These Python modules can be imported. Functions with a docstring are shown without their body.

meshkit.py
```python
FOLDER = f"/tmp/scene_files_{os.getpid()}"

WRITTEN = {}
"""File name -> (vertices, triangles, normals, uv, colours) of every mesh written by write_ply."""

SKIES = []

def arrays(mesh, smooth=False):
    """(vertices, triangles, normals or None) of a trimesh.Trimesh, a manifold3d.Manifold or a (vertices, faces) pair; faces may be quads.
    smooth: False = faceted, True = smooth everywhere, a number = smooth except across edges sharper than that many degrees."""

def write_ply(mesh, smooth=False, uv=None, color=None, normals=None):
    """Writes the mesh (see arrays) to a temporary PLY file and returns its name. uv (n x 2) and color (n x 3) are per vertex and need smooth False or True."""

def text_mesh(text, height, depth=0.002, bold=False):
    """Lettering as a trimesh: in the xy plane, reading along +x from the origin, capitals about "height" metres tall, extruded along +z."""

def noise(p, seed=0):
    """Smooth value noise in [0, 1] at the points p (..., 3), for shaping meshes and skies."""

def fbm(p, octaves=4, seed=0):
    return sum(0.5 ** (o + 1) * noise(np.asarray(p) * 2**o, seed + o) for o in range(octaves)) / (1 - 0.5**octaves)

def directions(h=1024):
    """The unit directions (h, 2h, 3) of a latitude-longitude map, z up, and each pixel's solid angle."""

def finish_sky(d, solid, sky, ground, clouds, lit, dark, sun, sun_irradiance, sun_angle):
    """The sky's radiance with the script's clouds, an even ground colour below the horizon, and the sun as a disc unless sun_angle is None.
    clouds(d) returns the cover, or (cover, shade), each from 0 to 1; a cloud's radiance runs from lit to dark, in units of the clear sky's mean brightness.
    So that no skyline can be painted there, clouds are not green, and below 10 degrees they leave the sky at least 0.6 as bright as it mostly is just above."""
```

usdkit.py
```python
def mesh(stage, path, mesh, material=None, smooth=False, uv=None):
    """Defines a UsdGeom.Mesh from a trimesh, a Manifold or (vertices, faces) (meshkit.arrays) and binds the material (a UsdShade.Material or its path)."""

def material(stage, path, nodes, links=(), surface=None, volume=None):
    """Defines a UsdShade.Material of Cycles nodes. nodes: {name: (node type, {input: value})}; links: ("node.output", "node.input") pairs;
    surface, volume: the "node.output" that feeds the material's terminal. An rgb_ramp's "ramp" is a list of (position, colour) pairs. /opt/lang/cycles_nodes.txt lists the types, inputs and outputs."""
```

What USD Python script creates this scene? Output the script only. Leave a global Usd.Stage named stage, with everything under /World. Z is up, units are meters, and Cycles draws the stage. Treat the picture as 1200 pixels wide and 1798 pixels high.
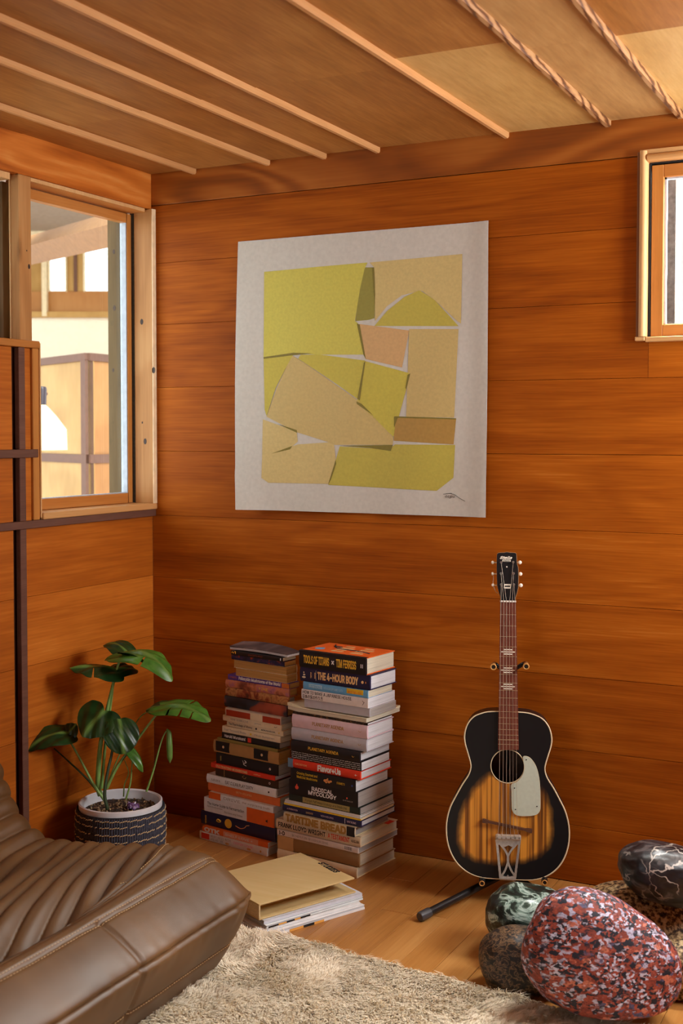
import math, glob, numpy as np, trimesh, shapely, usdkit, meshkit
from shapely.geometry import Polygon, LineString, Point, box as sbox
from shapely.ops import unary_union
from shapely import affinity
import manifold3d as m3
from pxr import Usd, UsdGeom, UsdLux, UsdShade, Gf, Sdf, Vt
stage = Usd.Stage.CreateInMemory()
UsdGeom.SetStageUpAxis(stage, UsdGeom.Tokens.z); UsdGeom.SetStageMetersPerUnit(stage, 1)
WORLD = UsdGeom.Xform.Define(stage, '/World').GetPrim(); stage.SetDefaultPrim(WORLD)
UsdGeom.Scope.Define(stage, '/World/Looks')
rng = np.random.default_rng(7)

# ---------------------------------------------------------------- camera (metres; room corner at the origin, back wall y=0, left wall x=0)
FPX, YAW, PITCH, CY = 2160.0, math.radians(27), math.radians(2.2), 843.0
CAM = np.array([2.4466, -3.4, 1.285])
EXPOSURE = 0.0
cam = UsdGeom.Camera.Define(stage, '/World/camera')
_r = np.array([math.cos(YAW), math.sin(YAW), 0]); _h = np.array([-math.sin(YAW), math.cos(YAW), 0]); _z = np.array([0, 0, 1.0])
_f = _h * math.cos(PITCH) - _z * math.sin(PITCH); _u = np.cross(_r, _f)
_m = np.eye(4); _m[0, :3], _m[1, :3], _m[2, :3], _m[3, :3] = _r, _u, -_f, CAM
cam.AddTransformOp().Set(Gf.Matrix4d(*_m.ravel().tolist()))
cam.CreateHorizontalApertureAttr(24.0); cam.CreateVerticalApertureAttr(24.0 * 1798 / 1200)
cam.CreateFocalLengthAttr(24.0 * FPX / 1200)
cam.CreateVerticalApertureOffsetAttr(-(899 - CY) * 24.0 / 1200)
cam.CreateFStopAttr(4.0); cam.CreateFocusDistanceAttr(3.35); cam.CreateClippingRangeAttr(Gf.Vec2f(0.05, 200))
cam.CreateExposureAttr(EXPOSURE)

# ---------------------------------------------------------------- light: overcast sky outside, daylight through the windows of the room
dome = UsdLux.DomeLight.Define(stage, '/World/sky'); dome.CreateIntensityAttr(1.2); dome.CreateColorAttr(Gf.Vec3f(0.93, 0.97, 1.0))
def window_light(name, pos, target, w, h, power, color):
    l = UsdLux.RectLight.Define(stage, '/World/' + name)
    l.CreateWidthAttr(w); l.CreateHeightAttr(h); l.CreateIntensityAttr(power); l.CreateColorAttr(Gf.Vec3f(*color))
    b = np.array(pos, float) - np.array(target, float); b /= np.linalg.norm(b)
    r = np.cross([0, 0, 1.0], b); r /= np.linalg.norm(r); u = np.cross(b, r)
    M = np.eye(4); M[0, :3], M[1, :3], M[2, :3], M[3, :3] = r, u, b, pos
    l.AddTransformOp().Set(Gf.Matrix4d(*M.ravel().tolist()))
window_light('daylight_right_window', (3.05, -.465, 1.6), (0, -.465, 1.5), .75, .82, 22.0, (0.98, 0.99, 1.0))
window_light('daylight_back_window', (2.06, .5, 2.5), (1.7, -.9, 1.1), .9, .7, 165.0, (1.0, 0.99, 0.97))
window_light('daylight_side_room_window', (-2.45, -1.35, 1.85), (0, -0.2, 1.4), 1.1, 0.9, 8.0, (1.0, 0.93, 0.8))
SKYL = [(-.70, .55), (-1.62, 1.95)]      # skylights of the side room, before its half wall and before its far wall
for _k, (_x, _y) in enumerate(SKYL):
    window_light('daylight_skylight_%d' % (_k + 1), (_x, _y, 2.66), (_x - .35, _y + .75, 1.5), 1.0, 1.0, (1.8, 5.5)[_k], (1.0, 0.9, 0.66))

# ---------------------------------------------------------------- helpers
def ray(u, v):
    a, b, c = (u - 600) / FPX, 1.0, (CY - v) / FPX
    b, c = b * math.cos(PITCH) + c * math.sin(PITCH), c * math.cos(PITCH) - b * math.sin(PITCH)
    return a * _r + b * _h + c * _z
def on(u, v, ax, val):                  # where the photograph's line of sight meets the plane axis = val
    r = ray(u, v); return CAM + r * (val - CAM[ax]) / r[ax]
def atd(u, v, d):                       # point at distance d along the viewing axis
    r = ray(u, v); return CAM + r * d / float(r @ _f)
def px(p):
    d = np.asarray(p, float) - CAM; b = d @ _f
    return 600 + FPX * (d @ _r) / b, CY - FPX * (d @ _u) / b, b

used = {}
def numbered(parent, name):
    k = (str(parent), name); n = used.get(k, 0); used[k] = n + 1
    return name if n == 0 else f'{name}_{n:03d}'
def tag(o, label=None, cat=None, group=None, kind=None):
    p = o.GetPrim() if hasattr(o, 'GetPrim') else o
    for k, v in (('label', label), ('category', cat), ('group', group), ('kind', kind)):
        if v: p.SetCustomDataByKey(k, v)
    return p
def thing(name, label=None, cat=None, loc=(0, 0, 0), rz=0, rx=0, group=None, kind=None, ry=0):
    x = UsdGeom.Xform.Define(stage, '/World/' + numbered('/World', name))
    x.AddTranslateOp().Set(Gf.Vec3d(*map(float, loc)))
    if rz: x.AddRotateZOp().Set(float(rz))
    if rx: x.AddRotateXOp().Set(float(rx))
    if ry: x.AddRotateYOp().Set(float(ry))
    return tag(x, label, cat, group, kind)
def obj(name, mesh, mat, parent=None, smooth=False, uv=None, kind=None, label=None):
    pp = parent.GetPath() if parent is not None else Sdf.Path('/World')
    m = usdkit.mesh(stage, f'{pp}/{numbered(pp, name)}', mesh, mat, smooth=smooth, uv=uv)
    return tag(m, label=label, kind=kind)
cat = trimesh.util.concatenate
def bx(lo, hi, ch=0.0):                 # box, edges chamfered by ch
    lo, hi = np.minimum(lo, hi).astype(float), np.maximum(lo, hi).astype(float)
    ch = min(ch, 0.45 * float((hi - lo).min()))
    if ch <= 0:
        m = trimesh.creation.box(hi - lo); m.apply_translation((lo + hi) / 2); return m
    pts = []
    for i in range(8):
        s = np.array([i & 1, i >> 1 & 1, i >> 2 & 1]); c = np.where(s, hi, lo); d = np.where(s, -ch, ch)
        for k in range(3):
            q = c + d; q[k] = c[k]; pts.append(q)
    return trimesh.PointCloud(pts).convex_hull
def tube(pts, r, n=8, closed=False, caps=True):
    p = np.asarray(pts, float); m = len(p); r = np.broadcast_to(np.asarray(r, float), (m,))
    if closed: t = np.roll(p, -1, 0) - np.roll(p, 1, 0)
    else: t = np.gradient(p, axis=0)
    t /= np.linalg.norm(t, axis=1, keepdims=True) + 1e-12
    a = np.cross(t[0], [0, 0, 1.0] if abs(t[0][2]) < .9 else [1.0, 0, 0]); A = []
    for i in range(m):
        a = a - t[i] * (a @ t[i]); a /= np.linalg.norm(a) + 1e-12; A.append(a)
    A = np.array(A); B = np.cross(t, A); an = np.arange(n) * 2 * np.pi / n
    v = (p[:, None] + r[:, None, None] * (np.cos(an)[None, :, None] * A[:, None] + np.sin(an)[None, :, None] * B[:, None])).reshape(-1, 3)
    f = []
    for i in range(m if closed else m - 1):
        j = (i + 1) % m
        for k in range(n):
            l = (k + 1) % n
            f += [[i * n + k, i * n + l, j * n + l], [i * n + k, j * n + l, j * n + k]]
    if caps and not closed:
        v = np.vstack([v, p[0], p[-1]])
        for k in range(n):
            f += [[m * n, (k + 1) % n, k], [m * n + 1, (m - 1) * n + k, (m - 1) * n + (k + 1) % n]]
    return trimesh.Trimesh(v, np.array(f), process=False)
def spline(pts, n, closed=False):       # Catmull-Rom, evenly spaced by arc length
    p = np.asarray(pts, float)
    q = np.vstack([p[-1:], p, p[:2]]) if closed else np.vstack([2 * p[0] - p[1], p, 2 * p[-1] - p[-2]])
    out = []
    for i in range(len(q) - 3):
        t = np.linspace(0, 1, 24, endpoint=False)[:, None]; a, b, c, d = q[i:i + 4]
        out.append(.5 * (2 * b + (c - a) * t + (2 * a - 5 * b + 4 * c - d) * t ** 2 + (3 * b - a - 3 * c + d) * t ** 3))
    out = np.vstack(out + [q[-2][None]]); s = np.r_[0, np.cumsum(np.linalg.norm(np.diff(out, axis=0), axis=1))]
    x = np.linspace(0, s[-1], n, endpoint=not closed)
    return np.stack([np.interp(x, s, out[:, k]) for k in range(p.shape[1])], 1)
def lathe(prof, n=48):
    return trimesh.creation.revolve(np.asarray(prof, float), sections=n)
def extr(poly, h):                      # shapely polygon(s) -> prism, z from 0 to h
    gs = [g for g in getattr(poly, 'geoms', [poly]) if g.area > 1e-12]
    return cat([trimesh.creation.extrude_polygon(g, h, engine='earcut') for g in gs])
UPRIGHT = trimesh.transformations.rotation_matrix(math.pi / 2, [1, 0, 0])   # xy plane -> xz plane, facing -y
def upright(m, y=0.0):                  # prism made in (x, z): its front face at y, its thickness going back
    m = m.copy(); h = m.bounds[1][2]; m.apply_transform(UPRIGHT); m.apply_translation([0, y + h, 0]); return m
def moved(m, t): m = m.copy(); m.apply_translation(t); return m
def grid(P):                            # (n, m, 3) points -> surface
    n, m = P.shape[:2]; i, j = np.meshgrid(np.arange(n - 1), np.arange(m - 1), indexing='ij'); a = i * m + j
    q = np.stack([a, a + 1, a + m + 1, a + m], -1).reshape(-1, 4)
    return P.reshape(-1, 3), np.vstack([q[:, [0, 1, 2]], q[:, [0, 2, 3]]])
FONTS = glob.glob('/opt/blender-*/*/datafiles/fonts/Inter.woff2')[0].rsplit('/', 1)[0]
def text(s, h, w=None, depth=.0004, bold=0, slant=0, font='Inter.woff2'):   # lettering in the xy plane, capitals h tall, squeezed to w wide
    from PIL import Image, ImageDraw, ImageFont
    f = ImageFont.truetype(f'{FONTS}/{font}', 48)
    x0, y0, x1, y1 = f.getbbox(s, anchor='ls', stroke_width=bold)
    im = Image.new('L', (x1 - x0 + 6, y1 - y0 + 6)); ImageDraw.Draw(im).text((3 - x0, 3 - y0), s, 255, f, anchor='ls', stroke_width=bold)
    onn = np.pad(np.asarray(im) > 120, ((0, 0), (1, 1))).astype(np.int8)
    rr, st = np.nonzero(np.diff(onn, axis=1) == 1); en = np.nonzero(np.diff(onn, axis=1) == -1)[1]
    sh = unary_union([sbox(a, -r - 1, b, -r) for a, r, b in zip(st, rr, en)]).buffer(.5).buffer(-.5).simplify(.6)
    k = h / 35.0; sh = affinity.affine_transform(sh, [k, k * slant, 0, k, -3 * k, (3 - y0) * k])
    if w: sh = affinity.scale(sh, w / (sh.bounds[2] - sh.bounds[0]), 1, origin=(sh.bounds[0], 0))
    return extr(sh, depth)

# ---------------------------------------------------------------- materials
LK = '/World/Looks/'
def srgb(*c): c = np.array(c, float) / 255; return tuple(np.where(c < .04045, c / 12.92, ((c + .055) / 1.055) ** 2.4))
mats = {}
def plain(name, c, rough=.5, vary=.12, scale=40, bump=0.0, bscale=200, **kw):
    if name in mats: return mats[name]
    c = np.array(c, float)
    n = {'tc': ('texture_coordinate', {}), 'n': ('noise_texture', {'scale': scale, 'detail': 4}),
         'r': ('rgb_ramp', {'ramp': [(.3, c * (1 - vary)), (.7, np.minimum(c * (1 + vary), 1))]}), 'p': ('principled_bsdf', {'roughness': rough, **kw})}
    l = [('tc.object', 'n.vector'), ('n.fac', 'r.fac'), ('r.color', 'p.base_color')]
    if bump:
        n |= {'bn': ('noise_texture', {'scale': bscale, 'detail': 3}), 'b': ('bump', {'strength': bump, 'distance': .002})}
        l += [('tc.object', 'bn.vector'), ('bn.fac', 'b.height'), ('b.normal', 'p.normal')]
    mats[name] = usdkit.material(stage, LK + name, n, l, surface='p.BSDF'); return mats[name]
def wood(name, stops, axis='x', along=1.2, across=16, rough=.42, rand=.35, figure=.12, rings=22, bump=.12, coat=0.0, fine=9, knots=0, blotch=.25, fc=.42, spec=.25):
    """Boards: grain along the axis, another stretch of grain and tone for every object."""
    sc = lambda a, c: tuple(a if k == axis else c for k in 'xyz')
    n = {'g': ('geometry', {}), 'oi': ('object_info', {}), 'k': ('math', {'math_type': 'multiply', 'value2': 61.7}),
         'cx': ('combine_xyz', {}), 'ad': ('mix', {'mix_type': 'add', 'fac': 1.0}),
         'm1': ('mapping', {'scale': sc(along, across)}), 'm2': ('mapping', {'scale': sc(along * fine * .5, across * fine)}), 'm3': ('mapping', {'scale': sc(along * .9, across * .28)}),
         'n1': ('noise_texture', {'scale': 1, 'detail': 5, 'roughness': .55, 'distortion': .5}), 'n2': ('noise_texture', {'scale': 1, 'detail': 3, 'roughness': .6}),
         'n3': ('noise_texture', {'scale': 1, 'detail': 2, 'distortion': .8}), 'nb': ('noise_texture', {'scale': 3.2, 'detail': 3}),
         'rk': ('math', {'math_type': 'multiply', 'value2': rings}), 'sn': ('math', {'math_type': 'sine'}),
         'f0': ('math', {'math_type': 'multiply_add', 'value2': .62, 'value3': .5 - .31 - .5 * fc - .5 * rand - .5 * blotch}),
         'f1': ('math', {'math_type': 'multiply_add', 'value2': fc}), 'f2': ('math', {'math_type': 'multiply_add', 'value2': figure}),
         'f3': ('math', {'math_type': 'multiply_add', 'value2': rand}), 'f4': ('math', {'math_type': 'multiply_add', 'value2': blotch}),
         'r': ('rgb_ramp', {'ramp': stops}), 'b': ('bump', {'strength': bump, 'distance': .002}),
         'p': ('principled_bsdf', {'roughness': rough, 'specular_ior_level': spec, 'coat_weight': coat, 'coat_roughness': .25})}
    l = [('oi.random', 'k.value1'), ('k.value', 'cx.x'), ('k.value', 'cx.y'), ('k.value', 'cx.z'), ('g.position', 'ad.color1'), ('cx.vector', 'ad.color2'),
         ('ad.color', 'm1.vector'), ('ad.color', 'm2.vector'), ('ad.color', 'm3.vector'), ('ad.color', 'nb.vector'),
         ('m1.vector', 'n1.vector'), ('m2.vector', 'n2.vector'), ('m3.vector', 'n3.vector'), ('n3.fac', 'rk.value1'), ('rk.value', 'sn.value1'),
         ('n1.fac', 'f0.value1'), ('n2.fac', 'f1.value1'), ('f0.value', 'f1.value3'), ('sn.value', 'f2.value1'), ('f1.value', 'f2.value3'),
         ('oi.random', 'f3.value1'), ('f2.value', 'f3.value3'), ('nb.fac', 'f4.value1'), ('f3.value', 'f4.value3'), ('f4.value', 'r.fac'), ('n2.fac', 'b.height'), ('b.normal', 'p.normal')]
    src = 'r.color'
    if knots:
        n |= {'vo': ('voronoi_texture', {'scale': 1}), 'mk': ('mapping', {'scale': sc(knots * .8, knots * 2.0)}), 'kr': ('rgb_ramp', {'ramp': [(0, (1, 1, 1)), (.035, (1, 1, 1)), (.06, (.35, .35, .35)), (.13, (0, 0, 0))]}),
              'kb': ('rgb_to_bw', {}), 'km': ('mix', {'mix_type': 'mix', 'color2': (.05, .02, .008)})}
        l += [('ad.color', 'mk.vector'), ('mk.vector', 'vo.vector'), ('vo.distance', 'kr.fac'), ('kr.color', 'kb.color'), ('kb.val', 'km.fac'), ('r.color', 'km.color1')]
        src = 'km.color'
    l.append((src, 'p.base_color'))
    mats[name] = usdkit.material(stage, LK + name, n, l, surface='p.BSDF'); return mats[name]
def speckle(name, stops, scale=30, stretch=(1, 1, 1), rough=.5, kind='noise', distortion=0, detail=2, rot=(0, 0, 0), interp=True, **kw):
    """Print or stone: colours scattered over the surface."""
    t = ('voronoi_texture', {'scale': scale}) if kind == 'voronoi' else ('noise_texture', {'scale': scale, 'detail': detail, 'distortion': distortion, 'roughness': .6})
    n = {'tc': ('texture_coordinate', {}), 'm': ('mapping', {'scale': stretch, 'rotation': rot}), 't': t, 's': ('separate_color', {}),
         'r': ('rgb_ramp', {'ramp': stops, 'interpolate': interp}), 'p': ('principled_bsdf', {'roughness': rough, **kw})}
    l = [('tc.object', 'm.vector'), ('m.vector', 't.vector')]
    l += [('t.color', 's.color'), ('s.r', 'r.fac')] if kind == 'voronoi' else [('t.fac', 'r.fac')]
    mats[name] = usdkit.material(stage, LK + name, n, l + [('r.color', 'p.base_color')], surface='p.BSDF'); return mats[name]

# ---------------------------------------------------------------- wood of the room
W_BACK = wood('wall_ply', [(0, (.145, .027, .0012)), (.40, (.305, .068, .0022)), (.7, (.43, .11, .005)), (1, (.58, .19, .022))], 'x', along=1.3, across=22, rough=.6, rand=.20, figure=.09, bump=.12, fc=.62, spec=.12)
W_LEFT = wood('side_ply', [(0, (.22, .048, .003)), (.45, (.42, .105, .006)), (.75, (.58, .17, .016)), (1, (.70, .28, .05))], 'y', along=1.1, across=16, rough=.5, rand=.16, figure=.07, bump=.1, fc=.6)
W_FASCIA = wood('fascia_pine', [(0, (.15, .035, .003)), (.5, (.31, .082, .007)), (1, (.46, .15, .02))], 'x', along=.9, across=9, rough=.5, rand=.1, figure=.26, rings=44, fc=.45)
W_BEAM = wood('beam_pine', [(0, (.26, .055, .006)), (.35, (.50, .135, .016)), (.65, (.62, .19, .028)), (1, (.76, .33, .08))], 'y', along=1.1, across=9, rough=.45, rand=.1, figure=.24, rings=44, knots=3.0, fc=.5)
W_PINE = wood('window_pine', [(0, (.30, .12, .03)), (.5, (.48, .23, .075)), (1, (.64, .37, .15))], 'z', along=1.3, across=22, rough=.5, rand=.2, figure=.14, rings=24, knots=3.4)
W_SASH = wood('sash_pine', [(0, (.36, .13, .025)), (.5, (.52, .21, .045)), (1, (.62, .30, .08))], 'z', along=1.5, across=25, rough=.45, rand=.15, figure=.06)
W_SASHH = wood('sash_rail_pine', [(0, (.34, .12, .022)), (.5, (.50, .19, .04)), (1, (.62, .29, .08))], 'y', along=1.5, across=25, rough=.45, rand=.15, figure=.06)
W_EDGE = wood('cut_edge_pine', [(0, (.50, .24, .08)), (.5, (.70, .42, .18)), (1, (.82, .58, .32))], 'z', along=2, across=30, rough=.5, rand=.2, figure=.05)
W_GREY = wood('weathered_pine', [(0, (.07, .045, .020)), (.5, (.13, .088, .040)), (1, (.20, .14, .075))], 'z', along=2, across=30, rough=.8, rand=.2, figure=.1, knots=2.5)
W_DARK = wood('dark_batten', [(0, (.07, .028, .018)), (.5, (.135, .058, .037)), (1, (.20, .095, .062))], 'y', along=3, across=40, rough=.6, rand=.2, figure=.03)
W_STUD = wood('weathered_stud', [(0, (.13, .085, .04)), (.5, (.22, .15, .075)), (1, (.32, .23, .13))], 'z', along=2, across=30, rough=.8, rand=.1, figure=.2, rings=26)
C_BROWN = wood('ceiling_ply_brown', [(0, (.24, .085, .016)), (.5, (.40, .165, .036)), (1, (.56, .28, .08))], 'y', along=2.2, across=13, rough=.48, rand=.22, figure=.05, bump=.1, fc=.75)
C_TAN = wood('ceiling_ply_tan', [(0, (.34, .17, .055)), (.5, (.50, .28, .10)), (1, (.64, .40, .17))], 'y', along=2.2, across=11, rough=.48, rand=.15, figure=.04, bump=.1, fc=.75)
C_GOLD = wood('ceiling_ply_golden', [(0, (.42, .22, .06)), (.5, (.60, .36, .12)), (1, (.74, .50, .20))], 'y', along=2.2, across=9, rough=.48, rand=.12, figure=.03, bump=.1, fc=.75)
B_PLAIN = wood('ceiling_batten', [(0, (.42, .19, .065)), (.5, (.58, .29, .11)), (1, (.70, .40, .18))], 'y', along=2, across=40, rough=.5, rand=.25, figure=.05)
FLOORW = wood('floor_planks', [(0, (.24, .085, .018)), (.45, (.44, .19, .045)), (1, (.62, .32, .10))], 'y', along=1.6, across=34, rough=.34, rand=.30, figure=.05, bump=.05, coat=.15)
DARKGAP = plain('shadow_gap_black', (.012, .007, .004), .8)
BROWNGAP = plain('joint_brown', (.07, .018, .003), .8)
STRUCT_BACK = plain('rough_timber', (.16, .075, .03), .8)
# twisted-grain battens
mats['twist'] = TWIST = usdkit.material(stage, LK + 'twisted_grain_batten', {
    'g': ('geometry', {}), 'm': ('mapping', {'scale': (34, 9, 34), 'rotation': (0, 0, .2)}), 'w': ('wave_texture', {'wave_type': 'bands', 'bands_direction': 'diagonal', 'scale': .62, 'distortion': 7.0, 'detail': 3, 'detail_scale': 1.2}),
    'r': ('rgb_ramp', {'ramp': [(0, (.10, .035, .011)), (.2, (.20, .08, .025)), (.42, (.37, .175, .065)), (1, (.46, .25, .105))]}), 'p': ('principled_bsdf', {'roughness': .5})},
    [('g.position', 'm.vector'), ('m.vector', 'w.vector'), ('w.fac', 'r.fac'), ('r.color', 'p.base_color')], surface='p.BSDF')
mats['pane'] = PANE = usdkit.material(stage, LK + 'window_glass', {'lw': ('layer_weight', {'blend': .5}), 'pw': ('math', {'math_type': 'power', 'value2': 5.0}), 'f': ('math', {'math_type': 'multiply_add', 'value2': .5, 'value3': .025}), 't': ('transparent_bsdf', {'color': (.95, .97, .96)}), 'gl': ('glossy_bsdf', {'roughness': .02, 'color': (1, 1, 1)}), 'm': ('mix_closure', {})},
    [('lw.facing', 'pw.value1'), ('pw.value', 'f.value1'), ('f.value', 'm.fac'), ('t.BSDF', 'm.closure1'), ('gl.BSDF', 'm.closure2')], surface='m.closure')
WHITE_SEAL = plain('glazing_seal', (.42, .48, .56), .4)

CEIL, XR, YF = 2.145, 3.0, -4.6        # ceiling height, right wall, front wall behind the camera
# ---------------------------------------------------------------- back wall: horizontal boards 0.21 m high
wb = thing('wall_back', kind='structure')
SEAMS = [0.0, 0.163, 0.381, 0.592, 0.800, 1.008, 1.224, 1.436, 1.646, 1.850, 2.041]
WX0, WX1, WZ0, WZ1 = 1.660, 2.46, 1.545, 2.018      # right window opening
for i, (a, b) in enumerate(zip(SEAMS, SEAMS[1:])):
    for lo, hi in ([(0.0, WX0), (WX1, XR)] if b > 1.5 else [(0.0, XR)]):
        off = float(rng.uniform(-.0008, .0008))
        if True:
            z0, z1 = a + .0004, b - .0004
            if a < 1.545 < b:                      # board cut by the window's sill
                pass
            obj('board', bx((lo, off, z0), (hi, .014, z1), .0007), W_BACK, wb)
obj('board', bx((WX0, 0, 1.436 + .0004), (WX1, .014, 1.5445), .0007), W_BACK, wb)
obj('backing', cat([bx((-.1, .0145, -.02), (WX0, .05, 2.3)), bx((WX1, .0145, -.02), (XR + .1, .05, 2.3)), bx((WX0, .0145, -.02), (WX1, .05, WZ0)), bx((WX0, .0145, WZ1), (WX1, .05, 2.3))]), BROWNGAP, wb)
t1 = thing('trim_1', kind='structure'); obj('fascia_board', bx((0, -.002, 2.0425), (XR, .012, CEIL + .004), .0012), W_FASCIA, t1)

# ---------------------------------------------------------------- left wall: panels, dark battens, stepped window opening
wl = thing('wall_left', kind='structure')
YB = -.652                                          # vertical batten
def lpanel(y0, y1, z0, z1): obj('panel', bx((-.012, y0 + .0007, z0 + .0004), (float(rng.uniform(-.0006, .0006)), y1 - .0007, z1 - .0004), .0006), W_LEFT, wl)
LSEAM = [0, .17, .388, .601, .805, 1.007]
for a, b in zip(LSEAM, LSEAM[1:]):
    lpanel(YB + .014, 0, a, b); lpanel(-1.9, YB - .028, a, b); lpanel(YF, -1.9, a, b)
for a, b in [(1.028, 1.214), (1.236, 1.45), (1.45, 1.532)]:
    if a < 1.4: lpanel(YB + .014, -.602, a, 1.532 if a > 1.2 else b); lpanel(-1.9, YB - .028, a, 1.532 if a > 1.2 else b)
obj('backing', cat([bx((-.05, YF, -.02), (-.0125, 0.0, 1.028)), bx((-.05, YF, 1.02), (-.0125, -.60, 1.53))]), BROWNGAP, wl)
for a, b in [(0, 1.006), (1.029, 1.213), (1.237, 1.532)]:
    obj('vertical_batten', bx((-.006, YB - .012, a), (.012, YB + .014, b), .0015), W_DARK, wl)
obj('horizontal_batten', bx((-.006, -2.6, 1.006), (.014, 0, 1.029), .0015), W_DARK, wl)
obj('horizontal_batten', bx((-.006, -2.6, 1.213), (.014, -.585, 1.237), .0015), W_DARK, wl)
obj('upper_wall', bx((-.1, YF, 1.552), (0, -1.42, 2.03)), W_LEFT, wl)
t2 = thing('trim_2', kind='structure')
obj('beam', bx((-.1, YF, 2.030), (.002, -.0005, CEIL + .004), .002), W_BEAM, t2)
obj('ledge', bx((-.1, -1.42, 1.532), (.016, -.577, 1.553), .002), W_SASHH, t2)
obj('opening_end_board', bx((-.1, -.603, 1.029), (.010, -.5765, 1.532), .002), W_SASH, t2)
obj('end_board_edge', bx((-.1, -.5765, 1.035), (.014, -.572, 1.548), .001), W_EDGE, t2)

# window_1: the glazed bay in the left wall (stepped), with the post and the bay left of it
w1 = thing('window_1', kind='structure')
obj('sill', bx((-.1, -.572, 1.0295), (.020, -.001, 1.049), .002), wood('sill_pine', [(0, (.42, .19, .06)), (.5, (.60, .31, .11)), (1, (.74, .46, .21))], 'y', along=1.5, across=25, rough=.5, rand=.1, figure=.05), w1)
obj('head_board', bx((-.1, -.588, 2.018), (-.008, -.022, 2.0295), .001), W_SASHH, w1); obj('head_edge', bx((-.008, -.588, 2.0185), (-.004, -.03, 2.0295), .0008), W_EDGE, w1)
obj('jamb_board', bx((-.0565, -.020, 1.049), (.0165, -.001, 2.028), .001), W_PINE, w1)
obj('jamb_edge', bx((.0165, -.0205, 1.049), (.0190, -.001, 2.028)), plain('pale_cut_edge', (.86, .66, .40), .5), w1)
obj('weatherstrip', cat([bx((-.066, -.0195, 1.05), (-.057, -.004, 2.016))] + [bx((-.0635, -.0215, z), (-.0595, -.019, z + .008)) for z in np.arange(1.06, 2.0, .016)]), plain('weatherstrip_rubber', (.03, .024, .012), .7), w1)
SX0, SX1 = -.0935, -.0664
obj('sash_stile', bx((SX0, -.0428, 1.05), (SX1, -.0215, 2.015), .0015), W_SASH, w1)
obj('sash_stile', bx((SX0, -.640, 1.05), (SX1, -.585, 2.015), .0015), W_STUD, w1)
obj('sash_rail', bx((SX0, -.590, 1.05), (SX1, -.047, 1.083), .0015), W_SASHH, w1)
obj('sash_rail', bx((SX0, -.590, 1.985), (SX1, -.047, 2.015), .0015), W_SASHH, w1)
obj('glazing_seal', cat([bx((SX0 - .001, -.0465, 1.083), (-.0709, -.0428, 1.985)), bx((SX0, -.585, 1.083), (-.075, -.0465, 1.0855))]), WHITE_SEAL, w1)
obj('pane', bx((SX0 + .003, -.59, 1.083), (SX0 + .007, -.0475, 1.985)), PANE, w1)
obj('outer_jamb', bx((-.1475, -.046, 1.0), (-.0950, -.004, 2.06), .002), W_GREY, w1)
obj('post', bx((-.032, -.6435, 1.553), (.000, -.592, 2.030), .002), W_PINE, w1)
obj('post_edge', bx((-.039, -.644, 1.553), (-.0325, -.61, 2.03), .001), W_EDGE, w1)
KNOT = plain('pine_knot', (.035, .013, .005), .6, vary=.5, scale=200)
def knot(u, v, ax, val, r, parent):
    p = on(u, v, ax, val); k = upright(extr(affinity.scale(Point(0, 0).buffer(r, 12), .8, 1.3), .0006), 0)
    if ax == 0: k.apply_transform(trimesh.transformations.rotation_matrix(math.pi / 2, [0, 0, 1]))
    k.apply_translation(p - k.bounds.mean(0)); obj('knot', k, KNOT, parent)
for u, v, r in ((249, 565, .0075), (270, 650, .008), (255, 775, .0075), (250, 742, .003)): knot(u, v, 1, -.0202, r, w1)
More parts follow.
